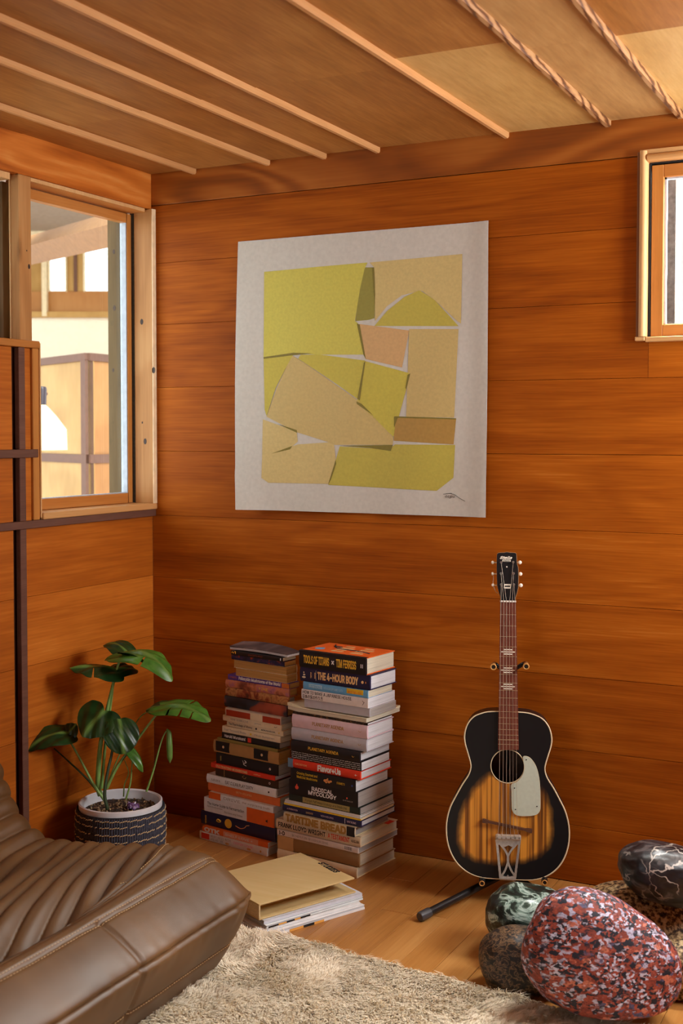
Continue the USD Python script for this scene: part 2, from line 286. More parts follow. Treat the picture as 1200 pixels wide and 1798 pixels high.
for u, v, r in ((51, 468, .0055), (47, 440, .002)): knot(u, v, 0, .0002, r, w1)
for u, v, r in ((200, 442, .006), (201, 541, .007), (199, 650, .005)): knot(u, v, 1, -.0463, r, w1)
# the second bay, mostly out of frame
w4 = thing('window_2', kind='structure')
obj('head_board', bx((-.1, -1.42, 2.010), (-.012, -.665, 2.0295), .0015), W_EDGE, w4)
obj('sash_stile', bx((SX0, -1.42, 1.553), (SX1, -1.37, 2.01)), W_SASH, w4)
obj('pane', bx((SX0 + .003, -1.37, 1.56), (SX0 + .007, -.666, 2.01)), PANE, w4)
obj('outer_post', bx((-.24, -.80, 1.5), (-.11, -.60, 2.06), .002), W_GREY, w4)

# ---------------------------------------------------------------- window_3: right window in the back wall
w2 = thing('window_3', kind='structure')
CX0, CZ0, CZ1 = 1.628, 1.548, 2.050
def moulding(poly, axis, a, b):                     # casing profile: poly of (across, out) swept straight
    g = extr(Polygon(poly), abs(b - a)); v = g.vertices.copy(); l = v[:, 2]; ac = v[:, 0]; ou = v[:, 1]
    g.vertices = np.stack([ac, -ou, min(a, b) + l], 1) if axis == 'z' else np.stack([min(a, b) + l, -ou, ac], 1)
    g.fix_normals(); return g
th = np.linspace(0, np.pi, 9)
rnd = [(CX0 + .0185 - .0105 * math.cos(t), .016 + .012 * math.sin(t)) for t in th]
obj('casing_fillet', bx((CX0, -.014, CZ0), (CX0 + .008, 0, CZ1), .001), wood('casing_brown', [(0, (.16, .06, .022)), (1, (.32, .14, .06))], 'z', rough=.5), w2)
obj('casing', moulding([(CX0 + .008, 0)] + rnd + [(CX0 + .029, 0)], 'z', CZ0, CZ1), W_EDGE, w2, smooth=40)
rt = [(CZ1 - .0185 + .0105 * math.cos(t), .016 + .012 * math.sin(t)) for t in th]
CASX = wood('casing_head_pine', [(0, (.45, .2, .06)), (.5, (.62, .34, .13)), (1, (.76, .5, .24))], 'x', along=2, across=30, rough=.5, figure=.05)
obj('casing', moulding([(CZ1 - .029, 0), (CZ1 - .029, .012)] + rt[::-1] + [(CZ1 - .008, .0)], 'x', CX0 + .029, WX1 + .03), CASX, w2, smooth=40)
obj('casing_fillet', bx((CX0 + .008, -.02, CZ1 - .008), (WX1 + .03, 0, CZ1 + .004), .001), CASX, w2)
obj('casing', moulding([(WX1, 0), (WX1, .02), (WX1 + .01, .028), (WX1 + .03, .016), (WX1 + .03, 0)], 'z', CZ0, CZ1), W_EDGE, w2)
obj('sill', cat([bx((CX0 - .001, -.022, 1.536), (CX0 + .026, 0, 1.548), .002), bx((CX0 + .026, -.020, 1.533), (WX1 + .03, .002, 1.547), .002)]), CASX, w2)
obj('reveal', cat([bx((WX0 - .003, -.001, WZ0), (WX0 + .002, .05, WZ1)), bx((WX0, -.001, WZ1), (WX1, .05, WZ1 + .004))]), DARKGAP, w2)
obj('sash_stile', bx((WX0 + .004, .002, WZ0 + .003), (1.697, .030, WZ1 - .004), .0015), W_SASH, w2)
obj('sash_stile', bx((WX1 - .036, .002, WZ0 + .003), (WX1 - .002, .030, WZ1 - .004), .0015), W_SASH, w2)
SR = wood('sash_cross_pine', [(0, (.34, .12, .022)), (.5, (.50, .19, .04)), (1, (.62, .29, .08))], 'x', along=1.5, across=25, rough=.45, rand=.15, figure=.06)
obj('sash_rail', bx((1.697, .002, WZ0 + .003), (WX1 - .036, .030, 1.5805), .0015), SR, w2)
obj('sash_rail', bx((1.697, .002, 1.980), (WX1 - .036, .030, WZ1 - .004), .0015), SR, w2)
obj('glazing_seal', cat([bx((1.697, .014, 1.5805), (1.7022, .030, 1.98)), bx((1.697, .014, 1.5805), (WX1 - .036, .030, 1.583)), bx((1.697, .014, 1.9755), (WX1 - .036, .030, 1.98))]), plain('white_seal', (.5, .53, .58), .5), w2)
obj('pane', bx((1.7022, .018, 1.583), (WX1 - .036, .022, 1.9755)), PANE, w2)
GX1 = on(1186, 440, 1, .30)[0]
obj('outer_reveal', bx((1.55, .30, 1.45), (GX1, .33, 2.12), .002), plain('grey_outer_frame', (.10, .10, .10), .8, vary=.4, scale=60), w2)
obj('outer_edge', bx((GX1 + .0005, .30, 1.45), (GX1 + .004, .33, 2.12)), plain('white_metal_edge', (.8, .85, .9), .5), w2)

# outside that window: pale boarded wall of the next building
ob = thing('wall_outside', kind='structure')
WS = wood('pale_siding', [(0, (.34, .315, .305)), (.5, (.50, .475, .465)), (1, (.60, .58, .57))], 'z', along=1, across=8, rough=.9, rand=.15, figure=.03)
for k in range(22):
    x = .4 + k * .13; obj('siding_board', bx((x + .004, 2.2, -.5), (x + .126, 2.225, 3.6), .004), WS, ob)
obj('backing', bx((.2, 2.226, -.5), (3.6, 2.3, 3.6)), DARKGAP, ob)

# ---------------------------------------------------------------- ceiling panels and battens
ce = thing('ceiling', kind='structure')
BX = [.174, .453, .655, .838, 1.247, 1.543, 1.741]
strips = list(zip([-.11] + BX, BX + [2.2]))
joints = [-.63, -.64, -.68, -.70, -.73, -.79, -.72, -.72]
tones = ['bb', 'bb', 'bb', 'bb', 'bb', 'tg', 'tt', 'bg']
for (a, b), j, tn in zip(strips, joints, tones):
    ys = [YF, j - 2.2, j - 1.2, j, -.001]
    for k, (y0, y1) in enumerate(zip(ys, ys[1:])):
        m = {'b': C_BROWN, 't': C_TAN, 'g': C_GOLD}[tn[1] if k == 3 else tn[0]]
        if tn == 'tg' and k < 3: m = C_BROWN
        z = CEIL + (.0015 if k % 2 else 0)
        obj('panel', bx((a + .001, y0 + .001, z), (b - .001, y1 - .001, CEIL + .016), .001), m, ce)
for y0, y1 in [(YF, -3.4), (-3.4, -2.2), (-2.2, -1.0), (-1.0, 0)]:
    obj('panel', bx((2.202, y0 + .001, CEIL), (XR, y1 - .001, CEIL + .016), .001), C_TAN, ce)
obj('backing', bx((-.11, YF - .1, CEIL + .017), (XR + .1, .05, CEIL + .06)), DARKGAP, ce)
for i, x in enumerate(BX + [2.2]):
    n = 40; ys = np.linspace(YF, .0, n); w = .0085 if i < 5 else .0095
    prof = [(-w, .004), (w, .004), (w, -.010), (w * .6, -.0145), (-w * .6, -.0145), (-w, -.010)]
    wob = .0012 * (meshkit.noise(np.stack([ys * 9, np.full(n, i * 3.1), np.zeros(n)], 1)) - .5) * (2.5 if i in (5, 6) else 1)
    P = np.array([[(x + a + wb_, y, CEIL + c + wb_ * .6) for a, c in prof + prof[:1]] for y, wb_ in zip(ys, wob)])
    v, f = grid(P); caps = np.array([[(n - 1) * 7, (n - 1) * 7 + k + 1, (n - 1) * 7 + k] for k in range(1, 5)])
    mesh = trimesh.Trimesh(v, np.vstack([f, caps, caps[:, ::-1]]), process=False)
    obj('batten', mesh, TWIST if i in (5, 6) else B_PLAIN, ce)

# ---------------------------------------------------------------- floor planks
fl = thing('floor', kind='structure')
PWID = .0905
for i in range(34):
    x0 = -.03 + i * PWID; y = .0 - float(rng.uniform(.15, 1.0)); ys = [0.0]
    while y > YF: ys.append(y); y -= float(rng.uniform(.9, 1.3))
    ys.append(YF)
    for a, b in zip(ys[1:], ys):
        if x0 < XR: obj('plank', bx((x0 + .0006, a + .0006, -.02), (min(x0 + PWID, XR) - .0006, b - .0006, float(rng.uniform(-.0005, 0))), .0009), FLOORW, fl)
obj('subfloor', bx((-.1, YF - .1, -.06), (XR + .1, .05, -.021)), DARKGAP, fl)

# ---------------------------------------------------------------- the rest of the shell (out of frame): right and front walls with their windows
wr = thing('wall_right', kind='structure')
for lo, hi in [((XR, YF, 0), (XR + .1, -.85, CEIL)), ((XR, -.08, 0), (XR + .1, .05, CEIL)), ((XR, -.85, 0), (XR + .1, -.08, 1.18)), ((XR, -.85, 2.02), (XR + .1, -.08, CEIL))]:
    obj('panel', bx(lo, hi), W_LEFT, wr)
wf = thing('wall_front', kind='structure')
for lo, hi in [((-.1, YF - .1, 0), (.45, YF, CEIL)), ((1.55, YF - .1, 0), (XR + .1, YF, CEIL)), ((.45, YF - .1, 0), (1.55, YF, .8)), ((.45, YF - .1, 2.0), (1.55, YF, CEIL))]:
    obj('panel', bx(lo, hi), W_BACK, wf)

w7 = thing('window_6', kind='structure')            # the daylit window in the right wall
for lo, hi in [((XR - .01, -.90, 1.14), (XR + .02, -.84, 2.06)), ((XR - .01, -.10, 1.14), (XR + .02, -.04, 2.06))]: obj('casing', bx(lo, hi, .003), W_SASH, w7)
for z in (1.14, 2.01): obj('casing', bx((XR - .01, -.84, z), (XR + .02, -.10, z + .05), .003), W_SASHH, w7)
w8 = thing('window_7', kind='structure')            # window behind the camera
for x in (.42, 1.53): obj('casing', bx((x, YF - .02, .76), (x + .05, YF + .015, 2.05), .003), W_SASH, w8)
for z in (.76, 2.0): obj('casing', bx((.47, YF - .02, z), (1.53, YF + .015, z + .05), .003), SR, w8)

# ---------------------------------------------------------------- the side room seen through the left window
K = atd(155, 720, 5.6)                              # convex corner of its half wall
KX, KY = K[0], K[1]
d1 = np.array([math.cos(math.radians(180 + 8)), math.sin(math.radians(180 + 8))])   # left face direction
dv = ray(-1000, 760)[:2]; d1 = dv / np.linalg.norm(dv)
zt = atd(155, 620, 5.6)[2]; zr = atd(155, 806, 5.6)[2]
hw = thing('wall_side', kind='structure')
S_PLY = wood('side_room_ply', [(0, (.30, .16, .04)), (.5, (.44, .26, .08)), (1, (.56, .36, .13))], 'z', along=2, across=4, rough=.5, rand=.15, knots=2)
S_PLY2 = wood('side_room_ply_orange', [(0, (.28, .115, .03)), (.5, (.40, .18, .055)), (1, (.50, .26, .09))], 'z', along=2, across=4, rough=.5, rand=.15)
def slab(name, o, d, l, z0, z1, t, mat, off=0.0):   # upright slab from o along d, its face off in front
    d = np.array(d); nrm = np.array([d[1], -d[0]]); nrm = nrm if nrm @ (CAM[:2] - np.array(o)) > 0 else -nrm
    q = np.array([np.array(o) + nrm * off, np.array(o) + d * l + nrm * off, np.array(o) + d * l + nrm * (off - t), np.array(o) + nrm * (off - t)])
    obj(name, extr(Polygon(q), z1 - z0).apply_translation([0, 0, z0]), mat, hw)
O = (KX, KY)
S_BAT = plain('side_room_batten', (.13, .055, .03), .6)
S_WHITE = plain('cream_plaster', (.84, .80, .66), .8, vary=.03)
slab('panel', O, d1, 2.2, -.2, zr - .02, .03, S_PLY); slab('panel', O, d1, 2.2, zr + .02, zt - .03, .03, S_PLY)
slab('panel', O, (0, 1), 2.2, -.2, zr - .02, .03, S_PLY2); slab('panel', O, (0, 1), 2.2, zr + .02, zt - .03, .03, S_PLY2)
slab('rail', O, d1, 2.2, zr - .02, zr + .02, .04, S_BAT, .012); slab('rail', O, (0, 1), 2.2, zr - .02, zr + .02, .04, S_BAT, .012)
slab('rail', O, d1, 2.2, zt - .035, zt, .05, S_BAT, .015); slab('rail', O, (0, 1), 2.2, zt - .035, zt, .05, S_BAT, .015)
slab('corner_batten', O, d1, .05, -.2, zt - .03, .04, S_BAT, .014)
# wall with two windows far behind the half wall
fw = thing('wall_side_far', kind='structure')
DFAR = 8.2
A = atd(155, 760, DFAR); nd = -_h; td = _r          # plane facing us
def fwall(name, u0, u1, v0, v1, mat, t=.06, front=0.0, parent=None):
    o = CAM + _h * (DFAR - front)
    xs = [(u - 600) / FPX * (DFAR - front) for u in (u0, u1)]; zs = [atd(155, v, DFAR - front)[2] for v in (v1, v0)]
    q = [o[:2] + _r[:2] * xs[0], o[:2] + _r[:2] * xs[1], o[:2] + _r[:2] * xs[1] + _h[:2] * t, o[:2] + _r[:2] * xs[0] + _h[:2] * t]
    return obj(name, extr(Polygon(q), zs[1] - zs[0]).apply_translation([0, 0, zs[0]]), mat, parent or fw)
fwall('plaster_band', -250, 420, 556, 700, S_WHITE); fwall('ledge', -250, 420, 548, 558, S_PLY, .1, .04)
fwall('panel', -250, 420, 512, 549, S_PLY2)
S_CREAM = plain('cream_board', (.74, .62, .40), .6)
fwall('panel', -250, 420, 340, 434, S_CREAM, front=.0)
for a, b in [(-250, 88), (118, 150), (196, 420)]: fwall('panel', a, b, 434, 513, S_PLY)
w5 = thing('window_4', kind='structure'); w6 = thing('window_5', kind='structure')
for w, a, b in ((w5, 88, 118), (w6, 150, 196)):
    fwall('pane', a, b, 434, 513, PANE, .006, -.02, w)
    fwall('frame', a - 1.5, a + 1, 434, 513, S_CREAM, .04, .02, w); fwall('frame', b - 1, b + 1.5, 434, 513, S_CREAM, .04, .02, w)
fwall('window_post', 76, 84, 430, 556, S_CREAM, .05, .05); fwall('window_post', 132, 138, 430, 513, S_BAT, .03, .01)
# its ceiling: grey boards and a sloping beam
cs = thing('ceiling_side', kind='structure')
_o = (CAM + _h * 8.25)[:2]; NEARW = Polygon([_o - _r[:2] * 20, _o + _r[:2] * 20, _o + _r[:2] * 20 - _h[:2] * 30, _o - _r[:2] * 20 - _h[:2] * 30])
holes = [sbox(*(np.array(c) - .5), *(np.array(c) + .5)) for c in SKYL]
obj('boards', extr(sbox(-6.5, -.6, -.12, 9).intersection(NEARW).difference(unary_union(holes)), .04).apply_translation([0, 0, 2.62]), plain('grey_soffit', (.30, .25, .20), .8), cs)
b0, b1 = atd(20, 448, 6.6), atd(215, 398, 5.2)
dvec = (b1 - b0); q = np.array([b0 - dvec * .6, b1 + dvec * .3])
obj('beam', tube(q, .075, n=4), plain('side_room_beam', (.30, .15, .06), .6), cs)
fs = thing('floor_side', kind='structure'); obj('boards', bx((-6.5, -.6, -.25), (-.12, 7, -.2)), S_PLY2, fs)
# wall lamp: dark cap over a glowing pale shade
LP = atd(70, 740, 5.2)
lam = thing('wall_lamp', 'dark capped lamp with a glowing pale bell shade, seen through the left window', 'lamp', LP)
mpx = 5.2 / FPX
obj('cap', lathe([(0, 62 * mpx), (11 * mpx, 61 * mpx), (12.5 * mpx, 57 * mpx), (11.5 * mpx, 29 * mpx), (0, 29 * mpx)], 28), plain('lamp_cap_dark', (.03, .02, .03), .4), lam, smooth=40)
GLOW = usdkit.material(stage, LK + 'lit_lamp_shade', {'e': ('emission', {'color': (1, .88, .55), 'strength': 2.6})}, [], surface='e.emission')
obj('shade', lathe([(9 * mpx, 30 * mpx), (16 * mpx, 24 * mpx), (30 * mpx, 8 * mpx), (46 * mpx, -14 * mpx), (47 * mpx, -50 * mpx), (44 * mpx, -50 * mpx), (43 * mpx, -14 * mpx), (8 * mpx, 28 * mpx)], 36), GLOW, lam, smooth=40)
obj('arm', tube([(0, 0, 50 * mpx), (-.05, .10, 50 * mpx)], .008), S_BAT, lam)

# ---------------------------------------------------------------- poster: curled paper sheet with printed colour fields
PX0, PX1, PZ0, PZ1 = .3425, 1.1975, 1.0385, 1.899
def bow(x, z):                           # distance of the sheet from the wall
    a, b = (x - PX0) / (PX1 - PX0), (z - PZ0) / (PZ1 - PZ0)
    d = .004 + .010 * np.clip(1 - b, 0, 1) + .008 * np.exp(-((a - 1) / .05) ** 2) + .012 * np.exp(-((a) / .09) ** 2) * (1 - b) ** .8
    d = d + .020 * np.clip(1 - (a / .16 + b / .16), 0, 1) ** 1.2
    return d + .0045 * np.sin(a * 9 + b * 4) * (.4 + .6 * (1 - b)) * .5 + .0022 * np.sin(a * 21 - b * 7) * (1 - b)
def sheet_xz(a, b):
    x = PX0 + (PX1 - PX0) * a; z = PZ0 + (PZ1 - PZ0) * b
    x = x - .004 * np.sin(np.pi * b) * (a < .0001) + .012 * np.clip(1 - b / .13, 0, 1) * (1 - a) ** 6
    return x, z
PAPER = plain('print_paper', (.60, .575, .515), .75, vary=.05, scale=90, bump=.05, bscale=300)
aa, bb = np.meshgrid(np.linspace(0, 1, 80), np.linspace(0, 1, 80), indexing='ij')
sx, sz = sheet_xz(aa, bb); sd = bow(sx, sz)
pv, pf = grid(np.stack([sx, -sd, sz], -1)); bv, bf = grid(np.stack([sx, -sd + .0009, sz], -1))
po = thing('poster', 'large unframed cream print with yellow and beige colour fields hanging on the board wall', 'poster')
n_ = 80; rim = np.r_[np.arange(n_), np.arange(1, n_) * n_ + n_ - 1, np.arange(n_ * n_ - 2, n_ * (n_ - 1) - 1, -1), np.arange(n_ - 2, 0, -1) * n_]
rq = np.stack([rim, np.roll(rim, -1), np.roll(rim, -1) + n_ * n_, rim + n_ * n_], 1)
pm = trimesh.Trimesh(np.vstack([pv, bv]), np.vstack([pf, bf[:, ::-1] + n_ * n_, rq[:, [0, 1, 2]], rq[:, [0, 2, 3]]]), process=False)
pm.fix_normals(); obj('paper', pm, PAPER, po, smooth=40)
INK = {k: plain('ink_' + k, srgb(*c), .7, vary=.06, scale=120) for k, c in dict(yellow=(203, 193, 82), yellow2=(196, 182, 72), mustard=(190, 176, 74), olive=(148, 140, 58), dark=(128, 116, 42), beige=(206, 184, 120), sand=(200, 176, 112), pink=(206, 166, 112), brown=(176, 138, 66)).items()}
prints = [
 ('yellow', [(190,270),(400,250),(610,232),(598,258),(580,340),(560,470),(572,478),(602,606),(400,606),(310,598),(190,622)]),
 ('beige', [(618,232),(994,197),(990,480),(975,470),(900,400),(830,346),(750,365),(690,410),(642,470),(640,300),(636,250)]),
 ('olive', [(600,252),(636,252),(642,360),(640,458),(618,465),(562,470),(582,300)]),
 ('yellow2', [(190,622),(310,606),(285,650),(240,740),(205,855),(197,830)]),
 ('mustard', [(640,490),(690,430),(760,372),(820,344),(880,382),(980,490)]),
 ('pink', [(580,482),(780,508),(752,658),(606,624),(575,484)]),
 ('sand', [(780,502),(980,502),(964,862),(770,858)]),
 ('yellow2', [(340,606),(420,606),(602,630),(578,790),(500,735),(330,622)]),
 ('yellow2', [(602,632),(785,682),(770,745),(718,940),(570,800)]),
 ('sand', [(308,610),(340,630),(575,792),(718,942),(715,972),(480,972),(450,960),(330,922),(205,858),(245,740),(285,650)]),
 ('brown', [(722,856),(972,865),(962,970),(720,955)]),
 ('beige', [(190,868),(325,918),(330,958),(300,985),(190,1018)]),
 ('beige', [(190,1018),(330,970),(476,960),(485,1035),(455,1130),(215,1125),(188,1105)]),
 ('mustard', [(500,978),(700,990),(725,970),(968,972),(962,1105),(895,1158),(455,1134),(486,1030)]),
]
darks = [[(190,616),(310,598),(388,601),(306,609),(190,623)], [(568,480),(580,484),(606,626),(596,606)], [(598,640),(604,632),(582,792),(572,785)],
 [(568,796),(590,806),(636,852),(570,806)], [(770,745),(786,682),(775,688),(766,742)], [(248,886),(326,912),(327,923)], [(225,1008),(308,976),(300,990)],
 [(500,975),(716,972),(708,997),(620,984)], [(455,1132),(484,1033),(487,1048),(466,1112)], [(720,858),(736,860),(721,902)], [(722,856),(972,864),(972,869),(722,862)], [(628,252),(637,252),(642,360),(640,400)]]
def onsheet(poly, mat, name, lift):
    g = Polygon([tuple(on(380 + a * .43333, 360 + b * .43333, 1, -.012)[[0, 2]]) for a, b in poly]).buffer(0)
    g = max(getattr(g, 'geoms', [g]), key=lambda q: q.area)
    v, f = trimesh.creation.triangulate_polygon(g, engine='earcut')
    v3 = np.c_[v, np.zeros(len(v))]
    v3, f = trimesh.remesh.subdivide_to_size(v3, f, .022)
    P = np.stack([v3[:, 0], -bow(v3[:, 0], v3[:, 1]) - lift, v3[:, 1]], 1)
    m = trimesh.Trimesh(P, f, process=True)
    if m.face_normals[:, 1].mean() > 0: m.invert()
    obj(name, m, mat, po, smooth=True)
for c, p in prints: onsheet(p, INK[c], 'printed_colour_field', .0007)
for p in darks: onsheet(p, INK['dark'], 'printed_overlap', .0011)
sig = []
for ln in [[(918,1172),(935,1169),(952,1168)], [(946,1168),(965,1174),(985,1188),(1008,1200)], [(930,1176),(936,1183)], [(926,1180),(930,1186)], [(941,1176),(939,1186)], [(950,1176),(945,1190)], [(955,1178),(953,1186)], [(960,1180),(965,1184),(958,1186)]]:
    q = np.array([on(380 + a * .43333, 360 + b * .43333, 1, -.018) for a, b in ln]); q[:, 1] = -bow(q[:, 0], q[:, 2]) - .001
    sig.append(tube(q, .0006, 4))
obj('signature', cat(sig), plain('pencil', (.03, .03, .03), .7), po)

# ---------------------------------------------------------------- guitar
GA = math.degrees(math.atan2(CAM[0] - 1.326, CAM[1] * -1 - .2)); LEAN = -5.5
GB = on(891, 1543, 1, -.25)
def RM(rz, rx):
    return trimesh.transformations.rotation_matrix(math.radians(rz), [0, 0, 1])[:3, :3] @ trimesh.transformations.rotation_matrix(math.radians(rx), [1, 0, 0])[:3, :3]
GR = RM(GA, LEAN)
def G(u, v):                              # photo position -> (X, Z) on the guitar's front plane
    r = ray(u, v); n = GR[:, 1]; p = CAM + r * ((GB - CAM) @ n) / (r @ n) - GB
    return np.array([p @ GR[:, 0], p @ GR[:, 2]])
GZ = lambda x, y: G(720 + x / 4, 1230 + y / 4)            # from the zoomed crop of the body
GH = lambda x, y: G(820 + x / 5.136, 950 + y / 5.136)     # from the crop of the neck
gt = thing('acoustic_guitar', 'sunburst six string acoustic guitar with a black headstock standing against the board wall', 'guitar', GB, GA, LEAN)
left = [(688,78),(620,78),(560,80),(515,88),(450,115),(405,170),(386,240),(390,300),(410,370),(428,435),(430,475),(413,525),(370,590),(325,670),(285,750),(262,840),(258,925),(270,1010),(300,1090),(350,1160),(420,1212),(500,1240),(600,1250),(688,1251)]
L = np.array([GZ(*p) for p in left]); cx_ = L[0, 0] * 0 + np.mean([L[0, 0], L[-1, 0]])
half = spline(np.c_[L[:, 0] - cx_, L[:, 1]], 120)
out = np.vstack([half * [1, 1], (half * [-1, 1])[::-1][1:-1]]); BODY = Polygon(out).buffer(0)
holec = GZ(688, 461) - [cx_, 0]; holer = .0455
AMB = Polygon([tuple(GZ(*p) - [cx_, 0]) for p in [(688,505),(560,545),(470,640),(400,760),(372,880),(365,980),(400,1055),(470,1095),(560,1110),(690,1120),(800,1100),(900,1060),(955,1000),(972,900),(960,780),(925,660),(840,560)]]).buffer(.010)
# soundboard with painted burst: the vertex coordinate u holds the distance inside the amber field
xs = np.arange(-.18, .181, .004); pts = [(x, z) for x in xs for z in np.arange(0, .5, .004)]
inner = BODY.buffer(-.003).difference(Point(*holec).buffer(holer + .002))
pts = [p for p in pts if inner.contains(Point(p))]
ring = lambda g, d: [g.interpolate(t).coords[0] for t in np.arange(0, g.length, d)]
top_poly = BODY.difference(Point(*holec).buffer(holer, 48))
bpts = ring(BODY.exterior, .004); hpts = [(holec[0] + holer * math.cos(t), holec[1] + holer * math.sin(t)) for t in np.linspace(0, 2 * np.pi, 72, endpoint=False)]
from scipy.spatial import Delaunay
V2 = np.array(bpts + hpts + pts); tri = Delaunay(V2).simplices; cen = V2[tri].mean(1)
keep = shapely.contains_xy(top_poly.buffer(-.0003), cen[:, 0], cen[:, 1]); tri = tri[keep]
sd_ = np.array([Point(p).distance(AMB.exterior) * (1 if AMB.contains(Point(p)) else -1) for p in V2])
arch = lambda x, z: -.0015 * np.clip(1 - (x / .17) ** 2, 0, 1)
def two_sided(V2, tri, y0, t):
    f = np.c_[V2[:, 0], y0 + arch(V2[:, 0], V2[:, 1]), V2[:, 1]]; n = len(f)
    e = np.sort(np.vstack([tri[:, [0, 1]], tri[:, [1, 2]], tri[:, [2, 0]]]), 1); u, c = np.unique(e, axis=0, return_counts=True); be = u[c == 1]
    m = trimesh.Trimesh(np.vstack([f, f + [0, t, 0]]), np.vstack([tri, tri[:, ::-1] + n, np.c_[be, be[:, 1] + n], np.c_[be[:, 0], be[:, 1] + n, be[:, 0] + n]]), process=False)
    m.fix_normals(); return m
tm = two_sided(V2, tri, 0, .004)
mats['burst'] = BURST = usdkit.material(stage, LK + 'sunburst_top', {
    'tc': ('texture_coordinate', {}), 's': ('separate_xyz', {}), 'm': ('mapping', {'scale': (75, 1, 1.6)}), 'n': ('noise_texture', {'scale': 1, 'detail': 2.5, 'distortion': .25}),
    'n2': ('noise_texture', {'scale': 45, 'detail': 4}), 'wob': ('math', {'math_type': 'multiply_add', 'value2': .16}),
    'grain': ('rgb_ramp', {'ramp': [(.30, srgb(70, 38, 12)), (.43, srgb(138, 82, 26)), (.54, srgb(216, 144, 48)), (.75, srgb(230, 162, 64))]}),
    'edge': ('rgb_ramp', {'ramp': [(.36, (0, 0, 0)), (.5, (.25, .25, .25)), (.66, (1, 1, 1))]}), 'bw': ('rgb_to_bw', {}),
    'mx': ('mix', {'mix_type': 'mix', 'color1': srgb(17, 15, 17)}), 'p': ('principled_bsdf', {'roughness': .4, 'specular_ior_level': .35})},
    [('tc.UV', 's.vector'), ('tc.object', 'm.vector'), ('m.vector', 'n.vector'), ('n.fac', 'grain.fac'), ('tc.object', 'n2.vector'), ('n2.fac', 'wob.value1'), ('s.x', 'wob.value3'), ('wob.value', 'edge.fac'),
     ('edge.color', 'bw.color'), ('bw.val', 'mx.fac'), ('grain.color', 'mx.color2'), ('mx.color', 'p.base_color')], surface='p.BSDF')
uu = np.clip(.5 + sd_ / .07, 0, 1) - .08; uv = np.c_[np.r_[uu, uu], np.zeros(2 * len(uu))]
obj('soundboard', tm, BURST, gt, smooth=False, uv=uv)
GBLACK = plain('guitar_black_lacquer', (.008, .007, .008), .35, vary=.3)
shell = extr(BODY.difference(BODY.buffer(-.004)), .088)
def gy(m, y0): return upright(m, y0)       # prism in (X, Z): front at y0
obj('body_sides', gy(shell, .004), GBLACK, gt, smooth=30)
obj('back', gy(extr(BODY, .004), .092), plain('guitar_back_wood', (.05, .018, .008), .4), gt)
CREAM = plain('cream_binding', srgb(222, 205, 168), .45, vary=.06)
bp = np.array(ring(BODY.exterior, .006)); obj('binding', tube(np.c_[bp[:, 0], np.full(len(bp), .0005), bp[:, 1]], .0024, 6, closed=True), CREAM, gt, smooth=True)
hp = np.array(hpts); obj('rosette', tube(np.c_[hp[:, 0], np.full(72, -.0015), hp[:, 1]], .0017, 6, closed=True), CREAM, gt, smooth=True)
X = lambda p: np.array(p) - [cx_, 0]
# neck and fretboard
n0, n1 = X(GH(302, 546)), X(GH(446, 546)); e0, e1 = X(GZ(621, 344)), X(GZ(767, 344))
FBW = lambda z: np.array([np.interp(z, [e0[1], n0[1]], [e0[0], n0[0]]), np.interp(z, [e0[1], n0[1]], [e1[0], n1[0]])])
fbd = obj('fretboard', gy(extr(Polygon([e0, e1, n1, n0]), .007), -.0075), wood('rosewood', [(0, srgb(70, 32, 24)), (.5, srgb(112, 58, 42)), (1, srgb(146, 84, 62))], 'z', along=6, across=160, rough=.5, rand=0, figure=.03), gt)
zz = np.linspace(e0[1] + .12, n0[1] + .006, 10); P = []
for z in zz:
    a, b = FBW(z); t = np.linspace(0, np.pi, 9); P.append([((a + b) / 2 - (b - a) / 2 * math.cos(k), -.0005 + (.016 + .004 * (z < e0[1] + .15)) * math.sin(k), z) for k in t])
obj('neck', trimesh.Trimesh(*grid(np.array(P)), process=False), GBLACK, gt, smooth=True)
obj('neck_heel', bx((FBW(e0[1] + .13)[0] + .004, 0, e0[1] + .108), (FBW(e0[1] + .13)[1] - .004, .07, e0[1] + .150), .006), GBLACK, gt)
NICK = plain('nickel', (.55, .52, .46), .3, vary=.05, metallic=.9)
BRASS = plain('fret_brass', (.62, .48, .30), .35, vary=.05, metallic=.7)
fz = [X(GH(370, y))[1] for y in (663,764,860,953,1040,1121,1201,1277,1345,1413,1477,1536,1591,1645,1697,1746,1790)] + [X(GZ(690, y))[1] for y in (272, 306)]
for z in fz:
    a, b = FBW(z); obj('fret', bx((a + .0005, -.0088, z - .0007), (b - .0005, -.007, z + .0007), .0003), BRASS, fbd)
IV = plain('ivory_plastic', srgb(240, 234, 218), .4, vary=.03)
for yc in (998, 1163, 1310):
    for dy, hw_ in ((-20, 39), (0, 62), (20, 39)):
        c0, c1 = X(GH(373 - hw_, yc + dy - 6.5)), X(GH(373 + hw_, yc + dy + 6.5)); obj('inlay', bx((c0[0], -.0081, c1[1]), (c1[0], -.0072, c0[1]), .0003), IV, fbd)
a, b = FBW(n0[1]); obj('nut', bx((a - .0005, -.0105, n0[1] - .001), (b + .0005, .0, n0[1] + .0035), .0006), plain('white_nut', (.85, .83, .78), .4), gt)
